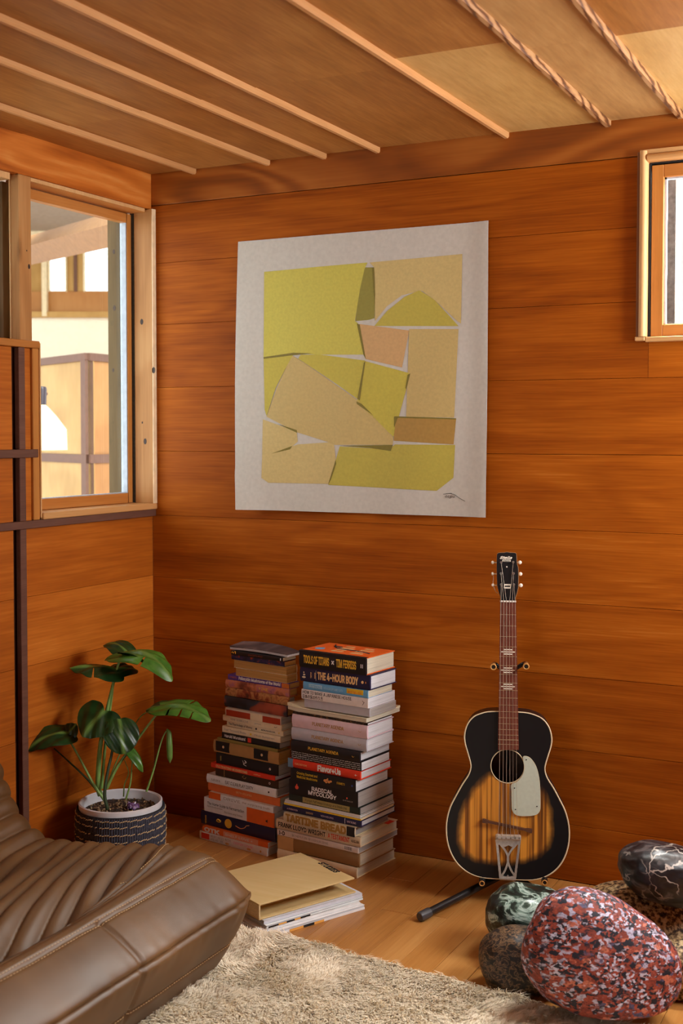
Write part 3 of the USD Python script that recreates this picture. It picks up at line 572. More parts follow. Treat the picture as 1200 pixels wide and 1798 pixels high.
# headstock
hs = [(303,545),(300,500),(288,455),(275,400),(271,300),(270,180),(274,116),(300,103),(340,101),(365,96),(390,101),(430,104),(451,116),(457,200),(470,255),(469,400),(457,470),(444,510),(445,545)]
HS = Polygon(spline([X(GH(*p)) for p in hs], 90)).buffer(0)
hst = obj('headstock', gy(extr(HS.buffer(-.0012), .014), -.0035), GBLACK, gt)
obj('headstock_edge', gy(extr(HS, .011), -.0022), plain('worn_maple_edge', srgb(176, 130, 84), .6), gt)
tl = [(235, 193), (235, 295), (237, 397)]; tr = [(481, 193), (486, 297), (490, 400)]
pl = [(312, 193), (310, 292), (313, 392)]; pr = [(421, 190), (424, 292), (427, 392)]
for pos, post, s in [(p, q, -1) for p, q in zip(tl, pl)] + [(p, q, 1) for p, q in zip(tr, pr)]:
    c = X(GH(*pos)); q = X(GH(*post)); big = 1.15 if s > 0 else 1.0
    bt = trimesh.creation.icosphere(2, 1.0); bt.apply_scale([.0042 * big * (1.1 if s > 0 else 1), .0035, .0048 * big]); bt.apply_translation([c[0], .006, c[1]])
    tn = obj('tuner', cat([tube([(c[0] - s * .003, .006, c[1]), (q[0] + s * .006, .006, c[1])], .0017, 8), bx((q[0] - .006, .010, c[1] - .011), (q[0] + .006, .014, c[1] + .011), .001)]), NICK, gt, smooth=30)
    obj('tuner_button', bt, IV, tn, smooth=True)
    obj('string_post', cat([tube([(q[0], -.012, q[1]), (q[0], .012, q[1])], .0024, 10), tube([(q[0], -.0045, q[1]), (q[0], -.003, q[1])], .0036, 12)]), NICK, tn, smooth=30)
def letters(s, u0, v0, u1, h, mat, name, parent, slant=0, bold=0, y=-.0042):
    c0, c1 = X(GH(u0, v0)), X(GH(u1, v0)); m = text(s, h, c1[0] - c0[0], .0005, bold, slant); m = upright(m, y); m.apply_translation([c0[0] - m.bounds[0][0], 0, c0[1]]); obj(name, m, mat, parent)
letters('Stella', 300, 160, 413, .0068, IV, 'logo_lettering', hst, slant=.35, bold=2)
c0, c1 = X(GH(322, 185)), X(GH(398, 168)); obj('logo_band', bx((c0[0], -.0044, c0[1]), (c1[0], -.0034, c1[1])), IV, hst)
letters('HARMONY', 327, 182, 394, .0021, GBLACK, 'logo_lettering', hst, bold=1, y=-.0049)
c = X(GH(363, 232)); st = Polygon([(c[0] + (.0028 if k % 2 == 0 else .0012) * math.sin(k * math.pi / 5), c[1] + (.0028 if k % 2 == 0 else .0012) * math.cos(k * math.pi / 5)) for k in range(10)])
obj('star', gy(extr(st, .0006), -.0042), IV, hst)
c0, c1 = X(GH(336, 428)), X(GH(402, 388)); bd = sbox(c0[0], c0[1], c1[0], c1[1]).buffer(-.0025).buffer(.0025)
obj('headstock_badge', gy(extr(bd.difference(affinity.scale(bd, .72, .30)), .0008), -.0043), IV, hst)
# pickguard, bridge, tailpiece, strings
pg = Polygon(spline([X(GZ(*p)) for p in [(797,395),(815,389),(850,405),(885,455),(905,520),(915,600),(918,740),(905,785),(870,803),(800,808),(750,800),(722,770),(717,720),(716,640),(716,588),(755,568),(790,528),(806,480),(801,430)]], 120, closed=True)).buffer(0)
pgd = obj('pickguard', gy(extr(pg, .0025), -.0065), plain('mint_pickguard', srgb(196, 204, 186), .4, vary=.04, scale=120), gt)
obj('pickguard_edge', gy(extr(pg.buffer(.0007).difference(pg.buffer(-.0008)), .003), -.0062), CREAM, pgd)
for p in [(820, 413), (737, 612), (744, 762), (894, 740)]:
    c = X(GZ(*p)); obj('screw', tube([(c[0], -.0076, c[1]), (c[0], -.006, c[1])], .0016, 10), plain('dark_screw', (.05, .045, .04), .4, metallic=.6), pgd)
b0, b1 = X(GZ(512, 838)), X(GZ(860, 912)); dd = (b1 - b0) / np.linalg.norm(b1 - b0); nn = np.array([-dd[1], dd[0]])
bl = np.linalg.norm(b1 - b0); prof = [(0, .0052), (.012, .0048), (.018, .0030), (bl - .018, .0030), (bl - .012, .0046), (bl, .0054)]
br = Polygon([b0 + dd * a + nn * w for a, w in prof] + [b0 + dd * a - nn * w for a, w in prof[::-1]])
obj('bridge', gy(extr(br, .012), -.013), wood('bridge_rosewood', [(0, srgb(62, 36, 26)), (1, srgb(120, 80, 58))], 'x', along=9, across=160, rough=.5, rand=0, figure=.05), gt)
tz = lambda p: X(GZ(*p))
outer = Polygon([tz(p) for p in [(601, 970), (783, 970), (778, 1000), (748, 1248), (630, 1248), (606, 1000)]])
op = Polygon([tz(p) for p in [(624, 1008), (762, 1008), (733, 1232), (645, 1232)]])
c1_ = [tz(p) for p in [(640, 1008), (672, 1050), (690, 1090), (690, 1130), (672, 1185), (648, 1225)]]; c2_ = [tz(p) for p in [(748, 1008), (712, 1050), (692, 1090), (692, 1130), (712, 1185), (738, 1225)]]
web = unary_union([LineString(spline(c, 30)).buffer(.0026) for c in (c1_, c2_)] + [Polygon([tz(p) for p in [(636, 1008), (748, 1008), (720, 1024), (695, 1012), (668, 1024)]])])
tpoly = outer.difference(op).union(web.intersection(outer)).union(Polygon([tz(p) for p in [(640, 1250), (742, 1250), (735, 1225), (700, 1232), (690, 1218), (680, 1232), (646, 1225)]]).buffer(0))
CHROME = plain('worn_chrome', (.78, .76, .73), .33, vary=.12, scale=150, metallic=.75)
tp = obj('tailpiece', gy(extr(tpoly, .004), -.0085), CHROME, gt)
obj('raised_rim', gy(extr(outer.difference(outer.buffer(-.0028)), .006), -.0098), CHROME, tp)
q0, q1 = tz((603, 968)), tz((783, 938)); obj('string_bar', bx((q0[0], -.016, q0[1]), (q1[0], -.004, q1[1]), .003), CHROME, tp)
obj('end_strap', bx((tz((632, 1250))[0], -.0085, -.002), (tz((746, 1250))[0], .055, .0025), .001), CHROME, tp)
STEEL = plain('string_bronze', (.66, .58, .46), .35, vary=.02, metallic=.8)
sb_, sn_ = [629, 655, 680, 705, 729, 754], [309, 336, 360, 388, 413, 438]
posts6 = [pl[2], pl[1], pl[0], pr[0], pr[1], pr[2]]; bars = [617, 647, 678, 710, 741, 770]
for k in range(6):
    t_ = tz((bars[k], 950)); bz = tz((sb_[k], 838 + (sb_[k] - 512) * .2126)); nz = X(GH(sn_[k], 544)); p6 = X(GH(*posts6[k]))
    obj('string', tube([(t_[0], -.0165, t_[1]), (bz[0], -.0142, bz[1]), (nz[0], -.0112, nz[1]), (p6[0], -.009, p6[1])], .0008 - .00007 * k, 5), STEEL, gt, smooth=True)
    obj('string_ball_slot', tube([(t_[0], -.0168, t_[1] - .003), (t_[0], -.0150, t_[1] - .003)], .0026, 10), NICK, tp)
wp = [X(GH(*p)) for p in [(240, 300), (241, 345), (238, 380), (250, 430), (268, 462), (284, 470)]]
obj('loose_string_end', tube([(a, .004, b) for a, b in spline(wp, 20)], .0008, 5), STEEL, gt)

# ---------------------------------------------------------------- guitar stand
SB = plain('stand_black_tube', (.012, .012, .013), .28, vary=.2)
GOLD = plain('gold_foam_end', srgb(196, 142, 72), .45, vary=.1)
gs = thing('guitar_stand', 'black tubular floor stand with gold ringed arm ends holding the guitar', 'guitar stand', (GB[0], GB[1], 0), GA)
GSR = RM(GA, 0)
def loc(p): return GSR.T @ (np.asarray(p, float) - [GB[0], GB[1], 0])
foot = loc(on(738, 1610, 2, .013)); hub = np.array([0, .128, .044])
def leg(ft, name='leg'):
    d = (ft - hub) / np.linalg.norm(ft - hub)
    l = obj(name, tube([hub, ft], .0105, 14), SB, gs, smooth=40)
    obj('rubber_foot', tube([ft - d * .035, ft - d * .002, ft + d * .002], [.0132, .0132, .011], 14), plain('stand_foot_grey', (.05, .05, .055), .35), l, smooth=40)
leg(foot); leg(np.array([.16, -.05, .013])); leg(np.array([.02, .20, .013]))
obj('shaft', tube([hub + [0, 0, -.02], (0, .128, .40), (0, .150, .72)], [.011, .010, .009], 14), SB, gs, smooth=40)
def inloc(u, v, fwd):                     # point on the guitar's front plane carried forward, in stand space
    x, z = G(u, v); return loc(GB + GR @ np.array([x, fwd, z]))
for u, v in ((847, 1545), (956.5, 1543.5)):
    e = inloc(u, v, -.022); e[2] -= .004
    ar = obj('cradle_arm', tube(spline([hub + [0, -.01, 0], (e[0] * .6, .11, e[2] + .012), (e[0], .09, e[2] - .002), (e[0], e[1], e[2])], 26), .0062, 12), SB, gs, smooth=40)
    obj('gold_ring', trimesh.creation.torus(.0062, .0017, 24, 10, transform=trimesh.transformations.translation_matrix([e[0], e[1], e[2]]) @ UPRIGHT), GOLD, ar, smooth=True)
    obj('cradle_pad', tube([(e[0], .085, e[2]), (e[0], e[1] + .006, e[2])], .0085, 14), SB, ar, smooth=40)
nk = inloc(892, 1168, .03)
for u, v in ((867, 1169.5), (924, 1168.5)):
    e = inloc(u, v, -.03); s = np.sign(e[0] - nk[0])
    ar = obj('neck_yoke_arm', tube(spline([(0, .15, .72), (nk[0] + s * .010, nk[1] + .012, nk[2] - .01), (e[0] - s * .004, nk[1] + .008, e[2] - .004), (e[0], (e[1] + nk[1]) / 2, e[2]), (e[0], e[1], e[2])], 26), .0056, 12), SB, gs, smooth=40)
    obj('gold_ring', trimesh.creation.torus(.0072, .0019, 24, 10, transform=trimesh.transformations.translation_matrix([e[0], e[1], e[2]]) @ UPRIGHT), GOLD, ar, smooth=True)
    obj('yoke_pad', tube([(e[0], e[1] + .03, e[2]), (e[0], e[1] + .002, e[2])], .0074, 14), plain('gold_foam_sleeve', srgb(150, 104, 56), .6), ar, smooth=40)

# ---------------------------------------------------------------- books: each from its spine in the photograph
def flatc(name, c, rough=.5): return plain('book_' + name, np.minimum(np.array(srgb(*c)) * 1.4, .86), rough, vary=.05, scale=60)
def pagem(name, c): 
    if 'pages_' + name in mats: return mats['pages_' + name]
    c = np.array(srgb(*c)); mats['pages_' + name] = usdkit.material(stage, LK + 'pages_' + name, {'tc': ('texture_coordinate', {}), 'm': ('mapping', {'scale': (6, 6, 900)}), 'n': ('noise_texture', {'scale': 1, 'detail': 2}),
        'r': ('rgb_ramp', {'ramp': [(.3, c * .72), (.6, c), (1, np.minimum(c * 1.08, 1))]}), 'p': ('principled_bsdf', {'roughness': .8})}, [('tc.object', 'm.vector'), ('m.vector', 'n.vector'), ('n.fac', 'r.fac'), ('r.color', 'p.base_color')], surface='p.BSDF')
    return mats['pages_' + name]
PW, PCREAM, PTAN, PGREY = pagem('white', (226, 228, 232)), pagem('cream', (222, 214, 190)), pagem('tan', (196, 150, 84)), pagem('grey', (176, 170, 164))
def pushed(N, d, u):                      # distance along d from N until the photo column u
    f = lambda t: px([N[0] + d[0] * t, N[1] + d[1] * t, N[2]])[0] - u
    a, b = 0.0, .6
    for _ in range(40):
        m = (a + b) / 2
        if f(a) * f(m) <= 0: b = m
        else: a = m
    return (a + b) / 2
def book(name, label, catg, group, u, z0, z1, ul, ur, depth, cover, pages, yaw=-8, hard=False, flip=False, spine=None, jut=0.0, wmax=.21):
    """A book lying flat. u: photo column of its near corner; ul, ur: the columns where spine and side end; depth: of the near corner."""
    N = atd(u, 900, depth); N[2] = (z0 + z1) / 2
    a = math.radians(yaw); X_ = np.array([math.cos(a), math.sin(a)]); Y_ = np.array([-math.sin(a), math.cos(a)])
    Ls = pushed(N, -X_, ul); W = min(pushed(N, Y_, ur), wmax) if ur else wmax
    c = N[:2] - X_ * Ls / 2 + Y_ * W / 2
    t = thing(name, label, catg, (c[0], c[1], z0), yaw, group=group)
    h = z1 - z0 - .0006; lx, ly = Ls / 2, W / 2; ct = min(.0026 if hard else .0009, h * .2); ov = .003 if hard else .0004
    s = 1 if not flip else -1
    sp = []                                # spine, rounded when thick
    k = np.linspace(-1, 1, 7); bul = min(.0035, h * .12) if hard else min(.0012, h * .06)
    prof = [(-ly - bul * (1 - q * q), h / 2 + q * (h / 2)) for q in k] + [(-ly + ct + .001, h), (-ly + ct + .001, 0)]
    g = extr(Polygon(prof), Ls); g.vertices = np.stack([g.vertices[:, 2] - lx, g.vertices[:, 0] * s, g.vertices[:, 1]], 1); g.fix_normals()
    cv = obj('cover', cat([bx((-lx, -ly, 0), (lx, ly, ct), ct * .3), bx((-lx, -ly, h - ct), (lx, ly, h), ct * .3)] + ([] if spine else [g])), cover, t, smooth=30)
    if spine: cv = obj('spine', g, spine, t, smooth=30)
    py = sorted([s * (-ly + ct + .0011), s * (ly - ov)]); obj('pages', bx((-lx + ov, py[0], ct), (lx - ov, py[1], h - ct), .0004), pages, t)
    return dict(t=t, c=cv, L=Ls, W=W, h=h, lx=lx, ly=ly, face=-ly - bul)
def title(b, s, a0, a1, hrel, mat, z=.5, bold=0, slant=0, font='Inter.woff2', name='title'):   # a0..a1: share of the spine's length
    m = text(s, b['h'] * hrel, (a1 - a0) * b['L'], .0004, bold, slant, font); m = upright(m, 0)
    zc = (m.bounds[0][2] + m.bounds[1][2]) / 2; m.apply_translation([-b['lx'] + a0 * b['L'] - m.bounds[0][0], b['face'] - .0003, b['h'] * z - zc]); obj(name, m, mat, b['c'])
def patch(b, a0, a1, z0, z1, mat, name='spine_label', out=.0002):
    obj(name, bx((-b['lx'] + a0 * b['L'], b['face'] - out, z0 * b['h']), (-b['lx'] + a1 * b['L'], b['face'] + .003, z1 * b['h']), .0001), mat, b['c'])
def disc(b, a, z, r, mat, name='spine_emblem', sx=1.0, out=.0004):
    m = upright(extr(affinity.scale(Point(0, 0).buffer(r, 12), sx, 1), .001), b['face'] - out); m.apply_translation([-b['lx'] + a * b['L'], 0, z * b['h']]); obj(name, m, mat, b['c'])
def strokes(b, pts, r, mat, name='spine_emblem'):
    P = np.array([(-b['lx'] + a * b['L'], b['face'] - .0002, z * b['h']) for a, z in pts]); obj(name, tube(spline(P, 24), r, 6), mat, b['c'], smooth=True)
def zof(v, d): return atd(600, v, d)[2]

BLK, INKK, NAVY, GLD = flatc('black', (22, 20, 24)), flatc('ink', (20, 18, 18)), flatc('navy', (28, 28, 62)), flatc('gold', (214, 164, 52))
WHT, CRM, ORG, RED = flatc('white', (226, 222, 218)), flatc('cream', (208, 190, 160)), flatc('orange', (222, 92, 30)), flatc('red', (198, 52, 30))
YEL, OLV, LIL, GRY = flatc('yellow', (224, 172, 40)), flatc('olive', (120, 104, 52)), flatc('lilac', (196, 172, 180)), flatc('grey', (166, 164, 172))
PEACH, BLUE, BGR, TANB = flatc('peach', (240, 172, 120)), flatc('sky_blue', (92, 152, 196)), flatc('slate', (92, 120, 146)), flatc('tan', (160, 120, 72))
PURP, PNK, BRN, DKG = flatc('purple', (76, 52, 128)), flatc('pale_pink', (222, 196, 190)), flatc('brown', (52, 34, 24)), flatc('dark_green', (30, 40, 36))
MUT = flatc('muted_gold', (150, 112, 52)); TX = flatc('soft_grey_print', (150, 140, 132))
def prt(name, cols, scale=30, stretch=(1, 1, 1), kind='noise', **k):
    return speckle('print_' + name, [(x, srgb(*c)) for x, c in cols], scale, stretch, .5, kind, **k)
P_NAVYRED = prt('navy_red', [(.3, (24, 26, 52)), (.55, (40, 40, 84)), (.62, (120, 50, 40)), (.7, (170, 70, 50))], 60)
P_FIRE = prt('orange_pink', [(.25, (60, 30, 34)), (.42, (150, 80, 60)), (.55, (206, 128, 90)), (.66, (180, 110, 130)), (.8, (90, 50, 40))], 22, detail=3)
P_AUT = prt('autumn', [(.3, (50, 28, 26)), (.45, (140, 62, 40)), (.58, (196, 140, 86)), (.7, (120, 70, 40)), (.85, (60, 50, 50))], 26, detail=4, distortion=1)
P_DARKO = prt('dark_orange_blue', [(.35, (26, 28, 36)), (.5, (44, 50, 62)), (.56, (150, 70, 50)), (.68, (176, 84, 60))], 16, detail=1)
P_PHOTO = prt('grey_photo', [(.3, (30, 26, 30)), (.5, (86, 76, 78)), (.62, (128, 112, 112)), (.75, (64, 54, 58))], 9, distortion=.6)
P_DKSP = prt('dark_speckled', [(.45, (24, 20, 22)), (.6, (70, 56, 44)), (.7, (150, 110, 60))], 130)

DR = px(on(627, 1552, 2, 0))[2]           # distance of the right stack's near corner
RG = 'books in the right stack'; LG = 'books in the left stack'
# photo rows of the tops, from the floor up
R = {}
def rbook(key, label, u, v0, v1, ul, ur, cover, pages, catg='book', **k):     # v1 lower edge, v0 upper edge
    R[key] = book('magazine' if catg == 'magazine' else 'book', label, catg, RG, u, zof(v1, DR) - zof(1552, DR), zof(v0, DR) - zof(1552, DR), ul, ur, DR, cover, pages, **k); return R[key]
rbook('big', 'thick pale bottom book of the right stack lying on the floor', 628, 1532, 1552, 488, 695, CRM, PCREAM, hard=True)
b = rbook('tan', 'thick tan cloth hardcover second from the floor in the right stack', 632, 1507, 1532, 489, 693, flatc('tan_cloth', (136, 104, 66)), PCREAM, hard=True, spine=flatc('tan_cloth', (136, 104, 66)))
patch(b, 0, .2, 0, 1, flatc('beige_cloth', (186, 152, 104)))
b = rbook('id', 'pale pink magazine with a barcode on its spine under the large cream hardcover', 630, 1496, 1507, 487, 699, PNK, PGREY, 'magazine')
title(b, 'i-D', .03, .10, .6, INKK, bold=2); title(b, 'IN THE FUTURE OF FASHION ISSUE', .19, .64, .34, TX); 
for k in range(12): patch(b, .84 + k * .0075, .84 + k * .0075 + (.002 if k % 3 else .0045), .25, .78, INKK, 'barcode_bar')
b = rbook('flw', 'large cream hardcover with dark and red spine lettering and a red bookmark on top', 634, 1477, 1496, 486, 699, flatc('cream_paper', (196, 176, 146)), PCREAM, hard=True)
title(b, 'FRANK LLOYD WRIGHT', .03, .60, .42, INKK, bold=1); title(b, 'A TESTAMENT', .63, .88, .42, RED, bold=1); title(b, 'HORIZON', .90, .985, .24, INKK)
obj('bookmark', bx((b['lx'] - .03, b['ly'] - .055, b['h']), (b['lx'] + .001, b['ly'] - .02, b['h'] + .0006)), RED, b['t'])
b = rbook('tartine', 'beige hardcover with large gold lettering and a black end panel on its spine', 624, 1460, 1477, 499, 684, flatc('oat', (190, 172, 140)), PGREY, hard=True)
title(b, 'TARTINE BREAD', .03, .885, .74, MUT, bold=3); patch(b, .895, 1, 0, 1, BLK, out=.0004); title(b, 'X', .93, .965, .4, WHT)
b = rbook('navy', 'navy hardcover with faint lettering above the beige gold lettered book', 635, 1448, 1460, 497, 695, NAVY, PW, hard=True)
title(b, 'LA FERMENTATION', .06, .20, .25, LIL); title(b, 'SANDOR', .31, .40, .28, PEACH); title(b, 'WITH RECIPES', .5, .66, .25, LIL); patch(b, .80, .806, .1, .9, WHT); title(b, 'WATKINS', .83, .94, .3, LIL)
rbook('yel', 'thin mustard yellow paperback in the lower right stack on the navy hardcover', 634, 1444.6, 1448, 499, 692, YEL, PW)
rbook('w2', 'thin white magazine directly on the mustard yellow paperback', 634, 1441, 1444.6, 500, 693, WHT, PGREY, 'magazine')
rbook('w1', 'thin white magazine directly beneath the dark green book with an olive label', 633, 1437.5, 1441, 501, 692, WHT, PGREY, 'magazine')
b = rbook('green', 'dark green paperback with a long olive label on its spine', 633, 1425, 1437.5, 508, 691, DKG, PGREY)
patch(b, .20, .86, .12, .92, flatc('olive_label', (150, 136, 84))); title(b, 'Fungal Pathways Ecology and Medicine', .24, .82, .34, DKG)
b = rbook('radical', 'thick black paperback with a large white two line title and red emblem', 629, 1397, 1425, 508, 690, BLK, PGREY)
title(b, 'RADICAL', .34, .65, .24, WHT, z=.66, bold=2); title(b, 'MYCOLOGY', .29, .70, .24, WHT, z=.36, bold=2)
disc(b, .12, .54, .006, flatc('coral', (206, 78, 54)), sx=1.05); disc(b, .12, .72, .002, flatc('coral', (206, 78, 54))); disc(b, .85, .5, .0026, flatc('coral', (206, 78, 54))); title(b, 'CHTHAEUS', .79, .93, .08, TX, z=.32)
b = rbook('grow', 'black paperback with yellow two line title and brown mushroom picture on spine', 625, 1375.5, 1397, 511, 681, BLK, PW)
title(b, 'Growing Gourmet and', .10, .42, .22, YEL, z=.68); title(b, 'Medicinal Mushrooms', .10, .42, .22, YEL, z=.38)
for a, z, r in [(.54, .5, .004), (.57, .58, .003), (.60, .45, .004), (.56, .38, .003), (.63, .52, .003), (.58, .68, .002)]: disc(b, a, z, r, flatc('mushroom', (190, 130, 76)), 'spine_picture', 1.3)
title(b, 'STAMETS', .72, .84, .18, YEL); disc(b, .95, .5, .003, flatc('deep_blue', (40, 60, 120)))
b = rbook('flavor', 'bright red hardcover with white bold title and slate blue spine end', 634, 1359, 1375.5, 507, 688, RED, PW, hard=True)
patch(b, 0, .07, 0, 1, BGR, out=.0004); title(b, 'Flavor+Us', .42, .74, .58, WHT, bold=3); title(b, 'FOR EVERYONE', .10, .27, .2, PEACH); title(b, '+', .92, .96, .3, WHT)
b = rbook('words', 'black book crowded with tiny white spine text above the bright red hardcover', 635, 1343, 1359, 512, 684, BLK, PW)
for k in range(4): title(b, 'notes on living together in shared rooms and other essays on work and rest'[k * 5:k * 5 + 58], .01, .99, .11, WHT, z=.82 - k * .22)
b = rbook('pa3', 'black hardcover with gold spine lettering under two pale matching volumes', 633, 1325, 1343, 512, 686, BLK, PW, hard=True)
title(b, 'PLANETARY AGENDA', .26, .70, .30, GLD, bold=1); strokes(b, [(.895, .52), (.91, .42), (.925, .52)], .0005, GLD)
b = rbook('pa2', 'pale grey hardcover with gold spine lettering between lilac and black volumes', 645, 1302, 1325, 513, 692, GRY, PW, hard=True)
title(b, 'PLANETARY AGENDA', .28, .70, .25, MUT, bold=1); strokes(b, [(.895, .55), (.912, .45), (.93, .55)], .0005, MUT)
b = rbook('pa1', 'pale lilac hardcover with gold spine lettering', 646, 1277.5, 1302, 514, 692, LIL, PW, hard=True)
title(b, 'PLANETARY AGENDA', .28, .70, .25, MUT, bold=1); strokes(b, [(.895, .55), (.912, .45), (.93, .55)], .0005, MUT)
rbook('dk', 'thin dark speckled book under the floppy cream magazine', 646, 1273, 1277.5, 515, 689, P_DKSP, PW)
# floppy cream magazine: a sagging sheaf
def floppy(label, u, z0, th_, ul, ur, depth, yaw, mat, page, group, curl, name='magazine'):
    N = atd(u, 900, depth); N[2] = z0; a = math.radians(yaw); X_ = np.array([math.cos(a), math.sin(a)]); Y_ = np.array([-math.sin(a), math.cos(a)])
    Ls = pushed(N, -X_, ul); W = min(pushed(N, Y_, ur), .24); c = N[:2] - X_ * Ls / 2 + Y_ * W / 2
    t = thing(name, label, 'magazine', (c[0], c[1], z0), yaw, group=group)
    def layer(za, zb, m, nm, ins):
        xs_, ys_ = np.meshgrid(np.linspace(-Ls / 2 + ins, Ls / 2 - ins, 26), np.linspace(-W / 2 + ins, W / 2 - ins, 20), indexing='ij')
        q = curl(xs_ / (Ls / 2), ys_ / (W / 2))
        A, F = grid(np.stack([xs_, ys_, za + q[0]], -1)); B, F2 = grid(np.stack([xs_, ys_, zb + q[1]], -1)); n, k = xs_.shape
        e = np.r_[np.arange(k), np.arange(1, n) * k + k - 1, np.arange(n * k - 2, (n - 1) * k - 1, -1), np.arange(n - 2, 0, -1) * k]
        r_ = np.stack([e, np.roll(e, -1), np.roll(e, -1) + n * k, e + n * k], 1)
        mm = trimesh.Trimesh(np.vstack([A, B]), np.vstack([F, F2[:, ::-1] + n * k, r_[:, [0, 1, 2]], r_[:, [0, 2, 3]]]), process=False); mm.fix_normals(); obj(nm, mm, m, t, smooth=35)
    layer(.0004, th_, page, 'pages', .001); layer(th_ + .0002, th_ + .0012, mat, 'cover', 0)
    return t
zF = zof(1273, DR) - zof(1552, DR)
floppy('floppy cream magazine with upturned corners sticking out of the right stack', 644, zF, .012, 505, 703, DR, -8, flatc('pale_sage', (204, 200, 172)), PCREAM, RG,
       lambda X_, Y_: (.004 * np.clip(-X_ - .75, 0, 1) * 4 * (Y_ < 2), .012 * np.clip(-X_ - .55, 0, 1) ** 1.0 * 2 * np.clip(1 - Y_, 0, 2) / 2 + .010 * np.clip(X_ * .5 + Y_ * .6 - .55, 0, 1)))
b = rbook('gm', 'thin grey magazine lying on the floppy cream magazine', 650, 1247, 1262.5, 535, 696, GRY, PGREY, 'magazine')
b = rbook('house', 'white paperback with black title in two scripts on its spine', 647, 1229, 1247, 530, 694, flatc('rose_white', (214, 200, 198)), PW)
title(b, 'HOW TO MAKE A JAPANESE HOUSE', .02, .76, .32, INKK, z=.72); title(b, '日本の家の作り方', .02, .33, .32, INKK, z=.28, font='Noto Sans CJK Regular.woff2'); strokes(b, [(.92, .7), (.94, .5), (.92, .25), (.95, .6)], .0005, INKK)
b = rbook('blue', 'light blue paperback with a small yellow tag on its spine', 647, 1215, 1229, 533, 689, BLUE, PCREAM)
patch(b, .09, .30, .3, .8, flatc('pale_blue', (150, 186, 210))); title(b, 'LISTENING', .10, .29, .34, BLUE, bold=1); title(b, 'THE FUTURE OF PLANET EARTH', .32, .62, .3, flatc('pale_blue', (150, 186, 210))); patch(b, .68, .93, .3, .95, YEL); title(b, 'BESTSELLER', .70, .9, .3, RED)
b = rbook('four', 'navy hardcover with large peach lettering second from top of the right stack', 651, 1188.5, 1215, 528, 697, NAVY, PW, hard=True)
title(b, 'THE 4-HOUR BODY', .26, .84, .46, PEACH, z=.52, bold=3)
for k, s in enumerate(('TIMOTHY', 'FERRISS')):
    m = text(s, .0048, .018, .0004, 1); m.apply_transform(trimesh.transformations.rotation_matrix(math.pi / 2, [0, 0, 1])); m = upright(m, 0); m.apply_translation([-b['lx'] + (.155 + k * .06) * b['L'] - m.bounds[0][0], b['face'] - .0003, b['h'] * .5 - (m.bounds[0][2] + m.bounds[1][2]) / 2]); obj('author_lettering', m, PEACH, b['c'])
patch(b, .235, .238, .15, .85, GRY); disc(b, .90, .5, .0042, PEACH); disc(b, .945, .5, .003, flatc('mushroom', (190, 130, 76)), sx=.5)
for a, z, r, s_ in [(.06, .30, .003, 2.2), (.065, .48, .0026, 1.6), (.06, .64, .0022, 1.0)]: disc(b, a, z, r, CRM, 'spine_emblem', s_)
b = rbook('tools', 'thick black spined hardcover with orange top cover crowning the right stack', 644, 1157, 1188.5, 526.5, 694, ORG, PCREAM, hard=True, spine=BLK)
title(b, 'TOOLS OF TITANS', .07, .46, .42, GLD, bold=2); title(b, '×', .495, .535, .32, WHT, bold=2); title(b, 'TIM FERRISS', .565, .86, .42, GLD, bold=2); patch(b, .925, .935, .4, .62, WHT); patch(b, .945, .96, .4, .62, GRY)
# printed front of the orange cover
hh = b['h']; lx, ly = b['lx'], b['ly']
patch(b, 0, 1, .9, 1, BLK, 'spine_fold')
obj('spine_wrap', bx((-lx, -ly, hh), (lx, -ly + .012, hh + .0003)), BLK, b['t'])
dsc = extr(Point(-lx + .035, -ly + .055).buffer(.015, 16), .0004); dsc.apply_translation([0, 0, hh]); obj('blue_seal', dsc, BLUE, b['t'])
for i in range(6):
    for j in range(2):
        w_ = [.030, .045, .035, .040, .05, .03][i]; y_ = ly - .030 - .026 * i; x_ = -lx + .085 + j * .07
        if y_ > -ly + .02: obj('cover_lettering', bx((x_, y_ - .008, hh), (x_ + w_, y_ + .006, hh + .0004)), PEACH, b['t'])
wr_ = spline([(-lx + .055, ly - .05), (-lx + .09, ly - .075), (.02, 0), (lx - .06, -ly + .07), (lx - .03, -ly + .06)], 30)
obj('cover_wrench', cat([tube([(x, y, hh + .0003) for x, y in wr_], .0022, 5), tube([(-lx + .045, ly - .03, hh + .0003), (-lx + .06, ly - .052, hh + .0003), (-lx + .085, ly - .052, hh + .0003)], .003, 5)]), INKK, b['t'])

# ---- left stack
DL = px(on(468, 1512, 2, 0))[2]; Lz = lambda v: zof(v, DL) - zof(1512, DL)
BK = {}
def lbook(key, label, u, v0, v1, ul, cover, pages, ur=None, catg='book', **k):
    BK[key] = book('magazine' if catg == 'magazine' else 'book', label, catg, LG, u, Lz(v1), Lz(v0), ul, ur, DL, cover, pages, **{**dict(yaw=-10, wmax=.16), **k}); return BK[key]
b = lbook('pinkv', 'pale pink bottom book of the left stack with small brown pictures on its spine', 468, 1497, 1512, 351, PNK, PW)
patch(b, .03, .15, .15, .85, RED); title(b, 'VEGETABLES WITH', .17, .47, .28, TX, z=.7); title(b, 'LOVE AND CARE', .17, .36, .28, TX, z=.32); title(b, 'EVERYDAY COOKING', .52, .8, .28, flatc('rose', (206, 130, 150)), z=.62)
for a, z, s_ in [(.42, .25, 2.2), (.74, .3, 2.4), (.91, .42, 1.0)]: disc(b, a, z, .0034, flatc('biscuit', (196, 140, 84)), 'spine_picture', s_)
b = lbook('otk', 'orange cookbook with white capital letters second from bottom of the left stack', 469, 1487, 1497, 356, ORG, PW)
